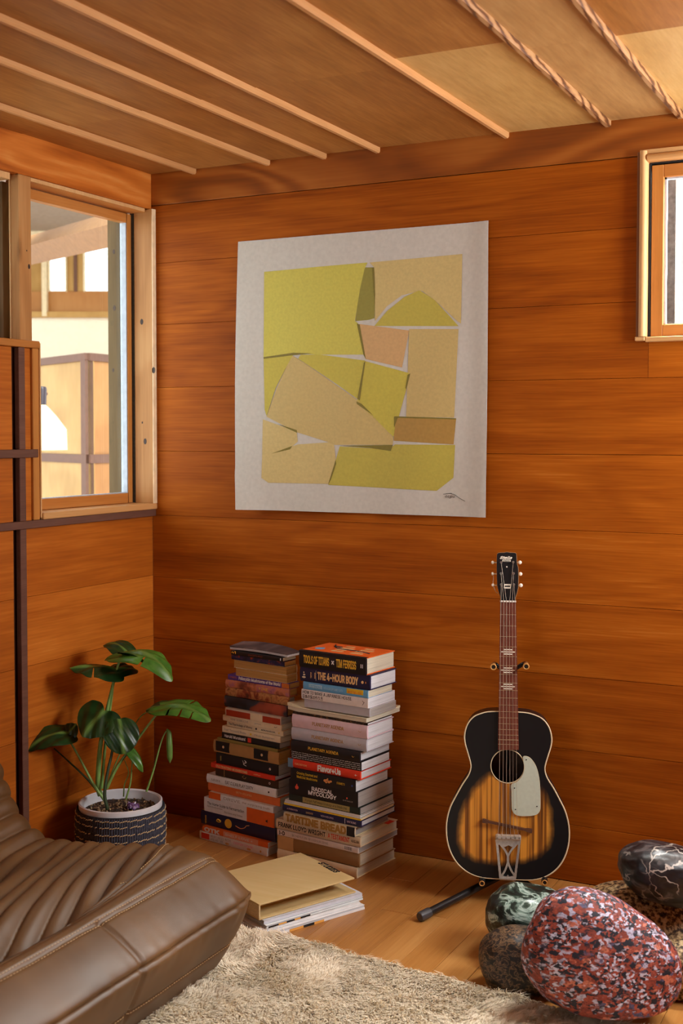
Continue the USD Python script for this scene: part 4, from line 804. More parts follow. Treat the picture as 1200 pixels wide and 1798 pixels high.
title(b, 'OTK', .03, .27, .72, PNK, bold=3); title(b, 'SHELF LOVE +', .36, .78, .42, PNK, bold=1); patch(b, .33, .86, 0, 1, flatc('salmon', (226, 140, 110)), out=.0001)
b = lbook('vegan', 'thick navy cookbook with a gold turnip picture and yellow cover edge', 484, 1461, 1487, 354, YEL, PW, spine=NAVY, hard=True, ur=512)
m = text('VEGAN', .006, .026, .0004, 1); m.apply_transform(trimesh.transformations.rotation_matrix(math.pi / 2, [0, 0, 1])); m = upright(m, 0); m.apply_translation([-b['lx'] + .06 * b['L'] - m.bounds[0][0], b['face'] - .0003, .004]); obj('title', m, GLD, b['c'])
disc(b, .38, .5, .0145, GLD, 'turnip'); strokes(b, [(.28, .55), (.24, .62), (.225, .55)], .0022, GLD, 'turnip'); strokes(b, [(.28, .5), (.25, .45), (.22, .5)], .0018, GLD, 'turnip'); strokes(b, [(.48, .48), (.54, .38), (.60, .50), (.62, .66), (.66, .74)], .0012, flatc('copper', (206, 140, 80)), 'turnip')
b = lbook('ferm', 'thick grey white paperback with orange block and black triangle on spine', 481, 1434.5, 1461, 359, WHT, PW, ur=512)
patch(b, .62, 1, 0, 1, ORG, out=.0004); title(b, 'The Home Guide to Fermentation', .05, .58, .19, INKK, z=.62); title(b, 'Koji kombucha and more', .05, .27, .12, TX, z=.40); title(b, 'Recipes and Notes', .30, .56, .13, TX, z=.24)
tr_ = upright(extr(Polygon([(0, .005), (.0085, 0), (.0085, .010)]), .001), b['face'] - .0009); tr_.apply_translation([-b['lx'] + .88 * b['L'], 0, .011]); obj('spine_emblem', tr_, INKK, b['c'])
b = lbook('drive', 'white paperback with an orange spine end below the plain orange book', 479, 1422.5, 1434.5, 367, WHT, PW)
patch(b, 0, .19, 0, 1, ORG, out=.0003); title(b, 'DRIVE', .24, .50, .42, TX); title(b, 'the surprising truth', .53, .95, .28, TX)
b = lbook('orange', 'plain burnt orange paperback under the white rounded hardcover', 491, 1407, 1422.5, 366, flatc('burnt_orange', (206, 104, 52)), PCREAM, ur=515)
title(b, 'WITH RECIPES', .40, .62, .22, PEACH)
b = lbook('eat', 'white rounded hardcover with small black title in the left stack', 485, 1391, 1407, 364, WHT, PGREY, hard=True, ur=512)
title(b, 'EAT CLEAN PLAY DIRTY', .28, .68, .36, INKK); title(b, 'sakara', .07, .2, .3, TX); disc(b, .9, .5, .0028, INKK)
b = lbook('brown', 'dark brown paperback with a white ring emblem under the thin orange book', 488, 1376.5, 1391, 379, BRN, PGREY, ur=512)
strokes(b, [(.47, .75), (.44, .55), (.48, .35), (.50, .6)], .0008, TANB); disc(b, .87, .5, .0036, WHT); disc(b, .87, .5, .0020, BRN, out=.0007); patch(b, .14, .15, .05, .95, TANB)
b = lbook('thin', 'thin bright orange book with pale capital letters in the left stack', 482, 1368, 1376.5, 371, RED, PW)
title(b, 'CULTIVATING MUSHROOMS', .08, .58, .5, PEACH, bold=2); title(b, 'edition', .68, .78, .3, PEACH); 
b = lbook('blk', 'thick black paperback with white glyphs under the tan cassette patterned book', 488, 1348, 1368, 380, BLK, PGREY, ur=513)
strokes(b, [(.47, .8), (.50, .62), (.45, .45), (.50, .3)], .0009, WHT); strokes(b, [(.44, .75), (.46, .5), (.49, .72)], .0007, WHT); disc(b, .875, .5, .0038, WHT); disc(b, .875, .5, .0016, RED, out=.0007); patch(b, .07, .09, .3, .75, OLV)
b = lbook('tape', 'tan hardcover with two black square motifs on its spine', 490, 1325.5, 1348, 376, TANB, PTAN, hard=True, ur=512)
for a in (.04, .63):
    patch(b, a, a + .21, .15, .95, BLK, out=.0003); disc(b, a + .12, .55, .0042, CRM, out=.0006); disc(b, a + .12, .55, .0026, PEACH, out=.0008)
lbook('oli', 'thin olive hardcover directly on the tan book with square motifs', 487, 1319.5, 1325.5, 382, OLV, PTAN, hard=True, ur=508)
b = lbook('mur', 'black paperback with white author lettering in the middle of the left stack', 490, 1309, 1319.5, 390, BLK, PGREY, ur=510)
title(b, 'Haruki Murakami', .05, .42, .5, WHT, bold=1); patch(b, .46, .52, .1, .9, RED)
b = lbook('four', 'cream paperback with a small yellow dot on its spine', 492, 1297, 1309, 391, CRM, PCREAM, ur=512)
title(b, 'Four Thousand Weeks', .04, .42, .32, TX); disc(b, .5, .5, .0034, YEL); title(b, 'Oliver Burkeman', .56, .9, .28, TX)
b = lbook('psy', 'cream paperback with a dark oval emblem and small yellow mark', 497, 1287.5, 1297, 399, CRM, PCREAM, ur=514)
title(b, 'The Psychology of Money', .03, .46, .42, INKK); disc(b, .53, .5, .0032, DKG); title(b, 'MORGAN HOUSEL', .62, .87, .24, INKK, bold=1); disc(b, .93, .5, .0022, YEL)
b = lbook('cre', 'plain cream paperback with faint grey lettering under the red banded book', 494, 1277, 1287.5, 392, CRM, PCREAM, ur=514)
title(b, 'HOW TO BREATHE', .14, .44, .36, TX); title(b, 'james', .55, .66, .24, TX); strokes(b, [(.88, .55), (.90, .45), (.93, .6)], .0006, INKK)
b = lbook('redb', 'grey paperback with dark red spine band and white label', 493, 1262.5, 1277, 396, flatc('warm_grey', (176, 160, 144)), PGREY, ur=512)
patch(b, .02, .99, 0, .78, flatc('brick_red', (150, 48, 22))); patch(b, .46, .68, 0, .86, CRM, out=.0005); title(b, 'I', .535, .55, .5, INKK)
lbook('pat3', 'thick hardcover with slate and orange abstract spine above the red banded book', 504, 1242.5, 1262.5, 395, P_DARKO, PTAN, ur=518, hard=True)
lbook('pat2', 'hardcover with autumn coloured patterned spine in the middle of three patterned books', 507, 1227, 1242.5, 397, P_AUT, PGREY, ur=520, hard=True)
b = lbook('pat1', 'hardcover with orange and pink pictured spine below the purple book', 508, 1212.5, 1227, 397, P_FIRE, PTAN, ur=524, hard=True)
title(b, 'FIRE', .54, .68, .32, YEL)
b = lbook('psi', 'purple paperback with white bold title above the three patterned books', 508, 1202.5, 1212.5, 401, PURP, PTAN, ur=526)
title(b, 'Psilocybin Mushrooms of the World', .18, .86, .52, WHT, bold=2); patch(b, .88, 1, .05, .9, flatc('rust', (176, 96, 40))); title(b, 'STAMETS', .03, .14, .3, flatc('rust', (176, 96, 40)))
lbook('tan2', 'lower of two tan paged paperbacks turned with page edges outward', 504, 1188, 1202.5, 414, CRM, PTAN, ur=522, flip=True)
lbook('tan1', 'upper of two tan paged paperbacks turned with page edges outward', 503, 1173, 1188, 411, CRM, PTAN, ur=522, flip=True)
lbook('nav', 'navy and red patterned paperback near the top of the left stack', 499, 1164, 1173, 407, P_NAVYRED, PTAN, ur=520)
b = lbook('ovid', 'thin black paperback with an orange emblem under the curled magazine', 496, 1156.5, 1164, 406, BLK, PCREAM, ur=520)
strokes(b, [(.01, .4), (.03, .75), (.05, .4), (.07, .8), (.09, .85), (.09, .3)], .0011, flatc('amber', (226, 150, 40))); title(b, 'GHOSTLAND', .34, .62, .34, flatc('maroon', (120, 50, 34))); patch(b, .955, .97, .2, .8, WHT)
floppy('grey photo covered magazine curling at its edges on top of the left stack', 505, Lz(1156.5), .007, 403.5, 527, DL, -10, P_PHOTO, PW, LG,
       lambda X_, Y_: (.003 * np.clip(1 - X_ ** 2, 0, 1), .016 * np.clip(1 - (X_ * .8 + .1) ** 2, 0, 1) * (.6 + .4 * Y_) + .004 * np.clip(-X_ - .7, 0, 1)))

# ---- the flat pile in front: plywood slipcase on white catalogues
PLY = wood('slipcase_birch', [(0, (.46, .30, .12)), (.5, (.62, .45, .20)), (1, (.72, .56, .30))], 'x', along=1.5, across=9, rough=.5, rand=0, figure=.1, rings=16)
PLYE = plain('slipcase_edge', (.66, .50, .26), .6, vary=.15, scale=200)
def corner_box(N, P_, Q_):                # a rectangle from its near corner N along directions to P_ and Q_
    x = P_ - N; lx_ = np.linalg.norm(x); x /= lx_; y = np.array([-x[1], x[0]]); y = y if y @ (Q_ - N) > 0 else -y
    return x, y, lx_, float(y @ (Q_ - N))
ZT = .083
Rr, Bk, Nr = (on(u, v, 2, ZT)[:2] for u, v in ((623, 1541), (538, 1494), (455, 1588)))
xd, yd, lx_, ly_ = corner_box(Nr, Rr, Bk + Nr - Rr); ang = math.degrees(math.atan2(xd[1], xd[0])); ctr = Nr + xd * lx_ / 2 + yd * ly_ / 2
PG = 'flat pile in front of the book stacks'
zb = .041
sc_ = thing('slipcase', 'pale plywood slipcase with black slanted lettering on top of the flat pile', 'box', (ctr[0], ctr[1], zb), ang, group=PG)
hX, hY, T = lx_ / 2, ly_ / 2, .0042; Hs = ZT - zb
obj('top_panel', bx((-hX, -hY, Hs - T), (hX, hY, Hs), .0006), PLY, sc_)
obj('bottom_panel', bx((-hX, -hY, 0), (hX + .004, hY, T), .0006), PLY, sc_)
obj('side_panel', bx((-hX, -hY, T), (-hX + T, hY, Hs - T)), PLYE, sc_)
obj('inner_panel', bx((-hX + T, -hY + .06, T), (hX - .05, hY, Hs - T - .001)), PLY, sc_)
m = text('STUDIES', .0125, None, .0004, 3, .25); s = .092 / m.extents[0]; m.apply_scale([s, 1.25, 1])
# letters read along the panel's far right edge, from back to front
ex = (Rr - Bk) / np.linalg.norm(Rr - Bk); lx2 = np.array([ex @ xd, ex @ yd]); 
m.apply_transform(trimesh.transformations.rotation_matrix(math.atan2(lx2[1], lx2[0]), [0, 0, 1]))
tc_ = on(578, 1523, 2, ZT)[:2] - ctr; m.apply_translation(-m.bounds.mean(0)); m.apply_translation([tc_ @ xd, tc_ @ yd, Hs + .0002]); obj('lettering', m, INKK, sc_)
# magazines below
spec = [(0.0, .0125, 0, 'white catalogue with orange and black chequered edge at the bottom of the flat pile', (213, 219, 226), True), (.0128, .0085, -1.5, 'thin white catalogue second from the bottom of the flat pile', (206, 212, 220), False),
        (.0216, .0085, .8, 'white catalogue with small orange and black dashes third up in the flat pile', (200, 206, 214), True), (.0304, .0098, -.6, 'pale grey catalogue directly under the plywood slipcase', (186, 188, 196), False)]
for k, (z0, t_, da, lab, c, chk) in enumerate(spec):
    off = [(.012, -.022), (.004, -.012), (.014, -.012), (.016, -.006)][k]
    cc = ctr + xd * off[0] + yd * off[1]; q = thing('magazine', lab, 'magazine', (cc[0], cc[1], z0), ang + da, group=PG)
    w2, h2 = hX + .004, hY + .002; t_ = t_ - .0003
    obj('pages', bx((-w2 + .001, -h2 + .0006, .0007), (w2 - .001, h2 - .001, t_ - .0007), .0003), pagem('catalogue_%d' % k, c), q)
    obj('cover', cat([bx((-w2, -h2, 0), (w2, h2, .0007)), bx((-w2, -h2, t_ - .0007), (w2, h2, t_)), bx((-w2, -h2, 0), (w2, -h2 + .0005, t_)) if not chk else bx((-w2, -h2, 0), (w2, -h2 + .0005, t_ * .5))]), flatc('catalogue_%d' % k, c), q)
    if chk:
        for j, (a, b_) in enumerate([(.02, .12), (.12, .2), (.2, .28), (.28, .34), (.34, .44)] if k else [(.22, .36), (.36, .47), (.47, .57)]):
            obj('edge_mark', bx((-w2 + 2 * w2 * a, -h2 - .0003, .0002), (-w2 + 2 * w2 * b_, -h2 + .001, t_ * .5)), (INKK if (j + (1 if k else 0)) % 2 else flatc('edge_orange', (230, 150, 70))), q)

# ---------------------------------------------------------------- leather sofa: one profile swept along its length, pleated seat and back
YE = -.925
prof_px = [(398, 1690), (420, 1652), (442, 1610), (452, 1572), (432, 1540), (386, 1499), (345, 1484), (300, 1479), (240, 1478), (180, 1477), (130, 1472), (90, 1464), (62, 1446), (38, 1415), (15, 1362), (-2, 1300)]
pp = [on(u, v, 1, -.95)[[0, 2]] for u, v in prof_px]
pp[0] = np.array([pp[1][0] - .045, .012])
last = pp[-1]; pp += [last + [-.035, .10], last + [-.085, .19], last + [-.15, .21], np.array([.015, last[1] + .10]), np.array([.012, .25]), np.array([.02, .012])]
NS = 520; PR = spline(np.array(pp), NS); segl = np.r_[0, np.cumsum(np.linalg.norm(np.diff(PR, axis=0), axis=1))]
def s_at(u, v): q = on(u, v, 1, -.95)[[0, 2]]; return segl[np.argmin(np.linalg.norm(PR - q, axis=1))]
tg = np.gradient(PR, axis=0); tg /= np.linalg.norm(tg, axis=1, keepdims=True); NRM = np.stack([tg[:, 1], -tg[:, 0]], 1)
S_TIP, S_TOP, S_BOT, S_END, S_CR = s_at(452, 1572), s_at(386, 1499), s_at(424, 1645), s_at(-2, 1300) + .22, s_at(62, 1446)
ctr_in = np.array([.42, .15])
YV = -1.405                                # cross seam of the front panel
rs = np.random.default_rng(3); pe = [S_TOP + .085]
while pe[-1] < S_END: pe.append(pe[-1] + rs.uniform(.034, .062))
pe = np.array(pe)
def surf(s, y):                            # points of the sofa's skin; s and y arrays of one shape
    P = np.stack([np.interp(s, segl, PR[:, k]) for k in (0, 1)], -1); Nn = np.stack([np.interp(s, segl, NRM[:, k]) for k in (0, 1)], -1)
    d = np.zeros_like(s); e = np.clip(YE - y, 0, 9)
    z3 = np.stack([s * 9, y * 3.0, np.zeros_like(s)], -1)
    # pleats of seat and back
    sh = s - .36 * np.clip(e, 0, .8) ** 1.15 * -1 * np.clip((S_CR + .05 - s) / .25, 0, 1) * np.clip((s - S_TOP - .02) / .08, 0, 1) + .018 * (meshkit.fbm(np.stack([s * 6, y * 4.5, s * 0 + 2], -1), 2) - .5)
    k = np.clip(np.searchsorted(pe, sh) - 1, 0, len(pe) - 2); t = np.clip((sh - pe[k]) / (pe[k + 1] - pe[k]), 0, 1)
    w = pe[k + 1] - pe[k]; back = np.clip((s - S_CR + .04) / .12, 0, 1)
    amp = (.36 * w) * (1 - .15 * back); bulge = np.sin(np.pi * t) ** (.75 - .25 * back)
    zone = np.clip((sh - pe[0]) / .02, 0, 1) * np.clip((S_END - s) / .05, 0, 1)
    d += zone * (amp * bulge - .35 * amp)
    d += zone * .010 * (meshkit.fbm(np.stack([sh * 22, y * 2.2, s * 0 + 7], -1), 3) - .5)
    # hollow of the seat behind the front roll
    hol = np.exp(-((s - S_TOP - .115) / .07) ** 2) * np.clip((e - .12) / .45, 0, 1)
    d -= .072 * hol
    d += .012 * np.exp(-((s - S_TOP - .03) / .03) ** 2) * np.clip(e / .2, 0, 1)
    # front panel: puffed between its seams, gathered near them
    fr = np.clip((s - S_BOT + .03) / .02, 0, 1) * np.clip((S_TOP + .01 - s) / .01, 0, 1)
    for s0, dep, wd in ((S_TIP, .009, .006), (S_TOP, .005, .006), (S_BOT, .006, .006)):
        d -= dep * np.exp(-((s - s0) / wd) ** 2) * (1 if s0 != S_TOP else 1)
    d -= fr * .006 * np.exp(-((y - YV - .012 * (S_TOP - s) / .2) / .006) ** 2)
    puck = (meshkit.fbm(np.stack([y * 26, s * 5, s * 0 + 4], -1), 2) - .5)
    d += fr * .016 * puck * (np.exp(-((s - S_TIP) / .035) ** 2) + .4 * np.exp(-((s - S_TOP) / .05) ** 2)) * (.35 + np.exp(-e / .16))
    d += fr * .010 * (meshkit.fbm(np.stack([y * 5, s * 7, s * 0 + 11], -1), 2) - .5)
    # rounded far end, drawn in to a soft corner
    R = .085; q = np.clip(1 - e / R, 0, 1); ins = R * .85 * (1 - np.sqrt(np.clip(1 - q ** 2, 0, 1)))
    d -= ins * (1 - .35 * np.exp(-((s - S_TIP) / .03) ** 2))
    X_ = P[..., 0] + Nn[..., 0] * d; Z_ = np.maximum(P[..., 1] + Nn[..., 1] * d, .006)
    X_ = np.maximum(X_, .01)
    return np.stack([X_, y + 0 * X_, Z_], -1)
ys_ = np.r_[np.linspace(-2.35, -1.75, 20, endpoint=False), np.linspace(-1.75, -1.05, 110, endpoint=False), YE - .125 * (np.linspace(1, 0, 44) ** 1.6)]
SG, YG = np.meshgrid(segl, ys_, indexing='ij'); SPT = surf(SG, YG)
v, f = grid(SPT); nS, nY = SG.shape
endring = np.arange(nS) * nY + nY - 1; ringp = Polygon(SPT[:, -1][:, [0, 2]])
import mapbox_earcut as _me
f2 = endring[_me.triangulate_float64(np.ascontiguousarray(SPT[:, -1][:, [0, 2]]), np.array([nS], np.uint32)).reshape(-1, 3)].astype(int)
if np.cross(v[f2[:, 1]] - v[f2[:, 0]], v[f2[:, 2]] - v[f2[:, 0]])[:, 1].sum() < 0: f2 = f2[:, ::-1]
sk = trimesh.Trimesh(v, f, process=False)
if sk.face_normals[np.argmin(np.abs(sk.triangles_center - surf(np.array([S_TOP + .05]), np.array([-1.3]))[0]).sum(1))][2] < 0: f = f[:, ::-1]
sm = trimesh.Trimesh(v, np.vstack([f, f2]), process=False)
LEA = usdkit.material(stage, LK + 'brown_leather', {'tc': ('texture_coordinate', {}), 'n': ('noise_texture', {'scale': 5, 'detail': 4}), 'r': ('rgb_ramp', {'ramp': [(.3, srgb(78, 51, 23)), (.6, srgb(97, 65, 32)), (.8, srgb(111, 77, 41))]}),
    'v': ('voronoi_texture', {'scale': 420, 'feature': 'f1'}), 'b': ('bump', {'strength': .10, 'distance': .001}), 'p': ('principled_bsdf', {'roughness': .50, 'specular_ior_level': .45})},
    [('tc.object', 'n.vector'), ('n.fac', 'r.fac'), ('tc.object', 'v.vector'), ('v.distance', 'b.height'), ('b.normal', 'p.normal'), ('r.color', 'p.base_color')], surface='p.BSDF')
sf = thing('sofa', 'low brown leather sofa with a pleated seat and pale stitched seams', 'sofa')
obj('upholstery', sm, LEA, sf, smooth=True)
STI = plain('seam_thread', srgb(196, 160, 112), .6)
def skin(s, y, lift=.0007):
    e_ = 1e-3; p = surf(s, y); n = np.cross(surf(s + e_, y) - p, surf(s, y + e_) - p); n /= np.linalg.norm(n, axis=1, keepdims=True)
    return p + n * np.where(n[:, 2] + n[:, 0] * .8 < 0, -lift, lift)[:, None]
def stitches(fs, fy, L, name):
    n = int(L / .0085); t = (np.arange(n)[:, None] + np.array([0, .31, .62])) / n; t = t.ravel(); P = skin(fs(t), fy(t)).reshape(n, 3, 3)
    obj(name, cat([tube(p + [[0, 0, 0], [0, 0, .0004], [0, 0, 0]], .00075, 5) for p in P]), STI, sf, kind='stuff')
for s0 in (S_TOP - .0065, S_TOP + .0065): stitches(lambda t: s0 + 0 * t, lambda t: -1.72 + t * (YE + 1.72 - .012), .78, 'seam_stitching')
for s0 in (S_BOT - .0055, S_BOT + .0055): stitches(lambda t: s0 + 0 * t, lambda t: -1.72 + t * (YE + 1.72 - .03), .76, 'seam_stitching')
sA, sB = S_TOP + .135, S_TOP + .105
stitches(lambda t: sA + (sB - sA) * t - .02 * np.sin(t * 3), lambda t: YE - .045 - .24 * t, .26, 'seam_stitching')
obj('base', bx((.06, -2.3, 0), (.72, YE - .09, .03), .004), plain('sofa_base_black', (.02, .015, .012), .8), sf)

# ---------------------------------------------------------------- shaggy rug
E0, E1 = on(430, 1628, 2, .012)[:2], on(1062, 1798, 2, .012)[:2]
sl = (E1[1] - E0[1]) / (E1[0] - E0[0])
edge = lambda x: -.035 * np.clip((.99 - np.asarray(x)) / .12, 0, 1) + E0[1] + sl * (x - E0[0]) + .012 * (meshkit.noise(np.stack([np.asarray(x) * 14, np.zeros_like(np.asarray(x) * 1.0), np.zeros_like(np.asarray(x) * 1.0)], -1)) - .5)
rg = thing('rug', 'shaggy cream faux fur rug lying on the wooden floor in front of the sofa', 'rug')
gx = np.linspace(.77, 2.02, 150); gt_ = np.linspace(0, 1, 130) ** 1.3
GX, GT = np.meshgrid(gx, gt_, indexing='ij'); GY = edge(GX) * (1 - GT) + -2.3 * GT
hgt = lambda x, y: .010 + .016 * meshkit.fbm(np.stack([x * 7, y * 7, x * 0], -1), 3) 
edgef = np.clip((edge(GX) - GY) / .02, 0, 1) ** .6 * np.clip((2.02 - GX) / .02, 0, 1) ** .6 * np.clip((GX - .77) / .02, 0, 1)
SOFX, SOFY = .862, -.885
rv, rf = grid(np.stack([GX, GY, .002 + hgt(GX, GY) * edgef], -1)); fc_ = rv[rf].mean(1); rf = rf[~((fc_[:, 0] < SOFX) & (fc_[:, 1] < SOFY))]; rmesh = trimesh.Trimesh(rv, rf, process=False)
if rmesh.face_normals[:, 2].mean() < 0: rmesh.invert()
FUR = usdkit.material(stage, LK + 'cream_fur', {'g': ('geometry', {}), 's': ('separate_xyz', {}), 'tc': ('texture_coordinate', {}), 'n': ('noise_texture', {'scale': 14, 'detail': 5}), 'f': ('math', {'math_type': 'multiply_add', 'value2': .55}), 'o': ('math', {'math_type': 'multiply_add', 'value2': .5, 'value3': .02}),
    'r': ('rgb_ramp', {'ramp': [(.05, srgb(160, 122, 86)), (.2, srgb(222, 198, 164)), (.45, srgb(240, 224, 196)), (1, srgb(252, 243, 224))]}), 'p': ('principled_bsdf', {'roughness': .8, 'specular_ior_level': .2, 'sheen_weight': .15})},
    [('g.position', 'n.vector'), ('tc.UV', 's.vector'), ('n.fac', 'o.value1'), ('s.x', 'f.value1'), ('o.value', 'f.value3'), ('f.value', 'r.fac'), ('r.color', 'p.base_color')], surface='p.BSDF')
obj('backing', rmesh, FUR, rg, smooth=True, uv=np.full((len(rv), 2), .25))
rf_ = np.random.default_rng(11); NB = 150000
bxs = rf_.uniform(.76, 2.0, NB); tt = rf_.uniform(0, 1, NB) ** 1.2; bys = edge(bxs) - .004 - tt * .80; _k = ~((bxs < SOFX) & (bys < SOFY)) & (bxs > .76); bxs, bys, tt = bxs[_k], bys[_k], tt[_k]; NB = len(bxs)
ang_ = 6.28 * 1.5 * meshkit.fbm(np.stack([bxs * 4.5, bys * 4.5, bxs * 0 + 5], -1), 2, 3) + rf_.normal(0, .38, NB)
cl = meshkit.noise(np.stack([bxs * 60, bys * 60, bxs * 0], -1), 9); ang_ += (cl - .5) * 1.6
ln = rf_.uniform(.016, .030, NB) * (.75 + .5 * cl); lay = np.clip(rf_.normal(.42, .13, NB) + .35 * (meshkit.fbm(np.stack([bxs * 16, bys * 16, bxs * 0], -1), 2, 5) - .5), .12, .95)
dx, dy = np.cos(ang_), np.sin(ang_); wv = .0011
B0 = np.stack([bxs, bys, .002 + hgt(bxs, bys) * .95], -1); tipz = ln * lay; run = ln * np.sqrt(1 - lay ** 2)
M1 = B0 + np.stack([dx * run * .45, dy * run * .45, tipz * .75], -1); T1 = B0 + np.stack([dx * run, dy * run, tipz], -1)
sdv = np.stack([-dy, dx, dx * 0], -1) * wv
fv = np.stack([B0 - sdv, B0 + sdv, M1 - sdv * .9, M1 + sdv * .9, T1], 1).reshape(-1, 3)
o_ = np.arange(NB)[:, None] * 5; ff = np.concatenate([o_ + [0, 1, 3], o_ + [0, 3, 2], o_ + [2, 3, 4]], 0)
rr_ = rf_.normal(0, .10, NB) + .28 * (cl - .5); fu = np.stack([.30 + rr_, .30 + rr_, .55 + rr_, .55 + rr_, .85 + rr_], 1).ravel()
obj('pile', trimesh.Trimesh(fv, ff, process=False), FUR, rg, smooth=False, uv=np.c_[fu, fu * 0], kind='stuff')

# ---------------------------------------------------------------- stone cushions
def stone(label, u, v, d, rad, rz, tilt, mat, seed, amp=.14, name='stone_cushion', sq=2.4, roll=0, base=.001):
    c = atd(u, v, d); m = trimesh.creation.icosphere(6, 1.0); q = m.vertices.copy()
    q = np.sign(q) * np.abs(q) ** (2 / sq); q /= (np.abs(q) ** sq).sum(1, keepdims=True) ** (1 / sq)
    n = meshkit.fbm(q * 1.15 + seed * 7.3, 3, seed) - .5; fine_ = meshkit.fbm(q * 7 + seed, 2, seed + 3) - .5
    q = q * (1 + amp * 2 * n + .012 * fine_)[:, None] * np.array(rad)
    Rm = trimesh.transformations.rotation_matrix(math.radians(rz) + YAW, [0, 0, 1]) @ trimesh.transformations.rotation_matrix(math.radians(tilt), [0, 1, 0]) @ trimesh.transformations.rotation_matrix(math.radians(roll), [1, 0, 0])
    q = q @ Rm[:3, :3].T; lo = base - c[2]; q[:, 2] = np.where(q[:, 2] < lo + .02, lo + .02 * np.exp(np.minimum((q[:, 2] - lo - .02) / .02, 0)), q[:, 2]); q[:, 2] -= max(0, (q[:, 2].min() + c[2] - base)) if c[2] - rad[2] < .03 else 0
    m.vertices = q; t = thing(name, label, 'cushion', c, group=None); obj('cover', m, mat, t, smooth=True); return t, m
def granite():
    n = {'tc': ('texture_coordinate', {}), 'm': ('mapping', {'scale': (.85, 1, 1.45), 'rotation': (.2, -.7, 0)}), 'nz': ('noise_texture', {'scale': 60, 'detail': 3}), 'ad': ('mix', {'mix_type': 'add', 'fac': .028}),
         'v': ('voronoi_texture', {'scale': 80}), 's': ('separate_color', {}), 'v2': ('voronoi_texture', {'scale': 150}), 's2': ('separate_color', {}),
         'r': ('rgb_ramp', {'interpolate': False, 'ramp': [(0, srgb(132, 50, 32)), (.20, srgb(160, 68, 46)), (.36, srgb(18, 15, 34)), (.62, srgb(178, 172, 196)), (.73, srgb(134, 54, 36)), (.84, srgb(84, 74, 104)), (.92, srgb(194, 110, 84))]}),
         'r2': ('rgb_ramp', {'interpolate': False, 'ramp': [(0, srgb(150, 60, 40)), (.22, srgb(18, 16, 34)), (.58, srgb(200, 194, 214)), (.78, srgb(150, 66, 50))]}),
         'mk': ('noise_texture', {'scale': 26, 'detail': 3}), 'mr': ('rgb_ramp', {'ramp': [(.46, (0, 0, 0)), (.54, (1, 1, 1))]}), 'bw': ('rgb_to_bw', {}), 'mx': ('mix', {'mix_type': 'mix'}), 'p': ('principled_bsdf', {'roughness': .7})}
    l = [('tc.object', 'm.vector'), ('m.vector', 'nz.vector'), ('m.vector', 'ad.color1'), ('nz.color', 'ad.color2'), ('ad.color', 'v.vector'), ('ad.color', 'v2.vector'), ('v.color', 's.color'), ('v2.color', 's2.color'), ('s.r', 'r.fac'), ('s2.r', 'r2.fac'),
         ('m.vector', 'mk.vector'), ('mk.fac', 'mr.fac'), ('mr.color', 'bw.color'), ('bw.val', 'mx.fac'), ('r.color', 'mx.color1'), ('r2.color', 'mx.color2'), ('m.vector', 'fz.vector'), ('fz.fac', 'fr.fac'), ('mx.color', 'fm.color1'), ('fr.color', 'fm.color2'), ('fm.color', 'p.base_color')]
    n |= {'fz': ('noise_texture', {'scale': 190, 'detail': 3}), 'fr': ('rgb_ramp', {'ramp': [(.36, (.42, .40, .42)), (.52, (.95, .95, .95)), (.66, (1, 1, 1))]}), 'fm': ('mix', {'mix_type': 'multiply', 'fac': .8})}
    return usdkit.material(stage, LK + 'granite_print', n, l, surface='p.BSDF')
def veined(name, base, vein, scale, width, rough, rot=(0, 0, 0), stretch=(1, 1, 1), second=None):
    n = {'tc': ('texture_coordinate', {}), 'm': ('mapping', {'scale': stretch, 'rotation': rot}), 'nz': ('noise_texture', {'scale': scale * .8, 'detail': 4}), 'ad': ('mix', {'mix_type': 'add', 'fac': .16}),
         'v': ('voronoi_texture', {'feature': 'distance_to_edge', 'scale': scale}), 'r': ('rgb_ramp', {'ramp': [(0, (1, 1, 1)), (width * .4, (.75, .75, .75)), (width, (0, 0, 0))]}), 'k': ('noise_texture', {'scale': scale * .6, 'detail': 3}), 'kr': ('rgb_ramp', {'ramp': [(.44, (0, 0, 0)), (.6, (1, 1, 1))]}),
         'mu': ('mix', {'mix_type': 'multiply', 'fac': 1.0}), 'bw': ('rgb_to_bw', {}), 'n2': ('noise_texture', {'scale': scale * 1.6, 'detail': 6, 'distortion': 1.2}), 'br': ('rgb_ramp', {'ramp': base}), 'mx': ('mix', {'mix_type': 'mix', 'color2': vein}), 'p': ('principled_bsdf', {'roughness': rough})}
    l = [('tc.object', 'm.vector'), ('m.vector', 'nz.vector'), ('m.vector', 'ad.color1'), ('nz.color', 'ad.color2'), ('ad.color', 'v.vector'), ('v.distance', 'r.fac'), ('m.vector', 'k.vector'), ('k.fac', 'kr.fac'), ('r.color', 'mu.color1'), ('kr.color', 'mu.color2'), ('mu.color', 'bw.color'),
         ('bw.val', 'mx.fac'), ('m.vector', 'n2.vector'), ('n2.fac', 'br.fac'), ('br.color', 'mx.color1'), ('mx.color', 'p.base_color')]
    return usdkit.material(stage, LK + name, n, l, surface='p.BSDF')
GREENM = speckle('green_marble_print', [(.34, srgb(8, 12, 12)), (.45, srgb(22, 34, 30)), (.50, srgb(58, 80, 70)), (.545, srgb(176, 196, 186)), (.575, srgb(120, 146, 134)), (.61, srgb(34, 50, 44)), (.72, srgb(10, 14, 14)), (.8, srgb(70, 94, 86))], 13, (1, 1, 2.0), .30, detail=8, distortion=1.0, rot=(0, .5, 0))
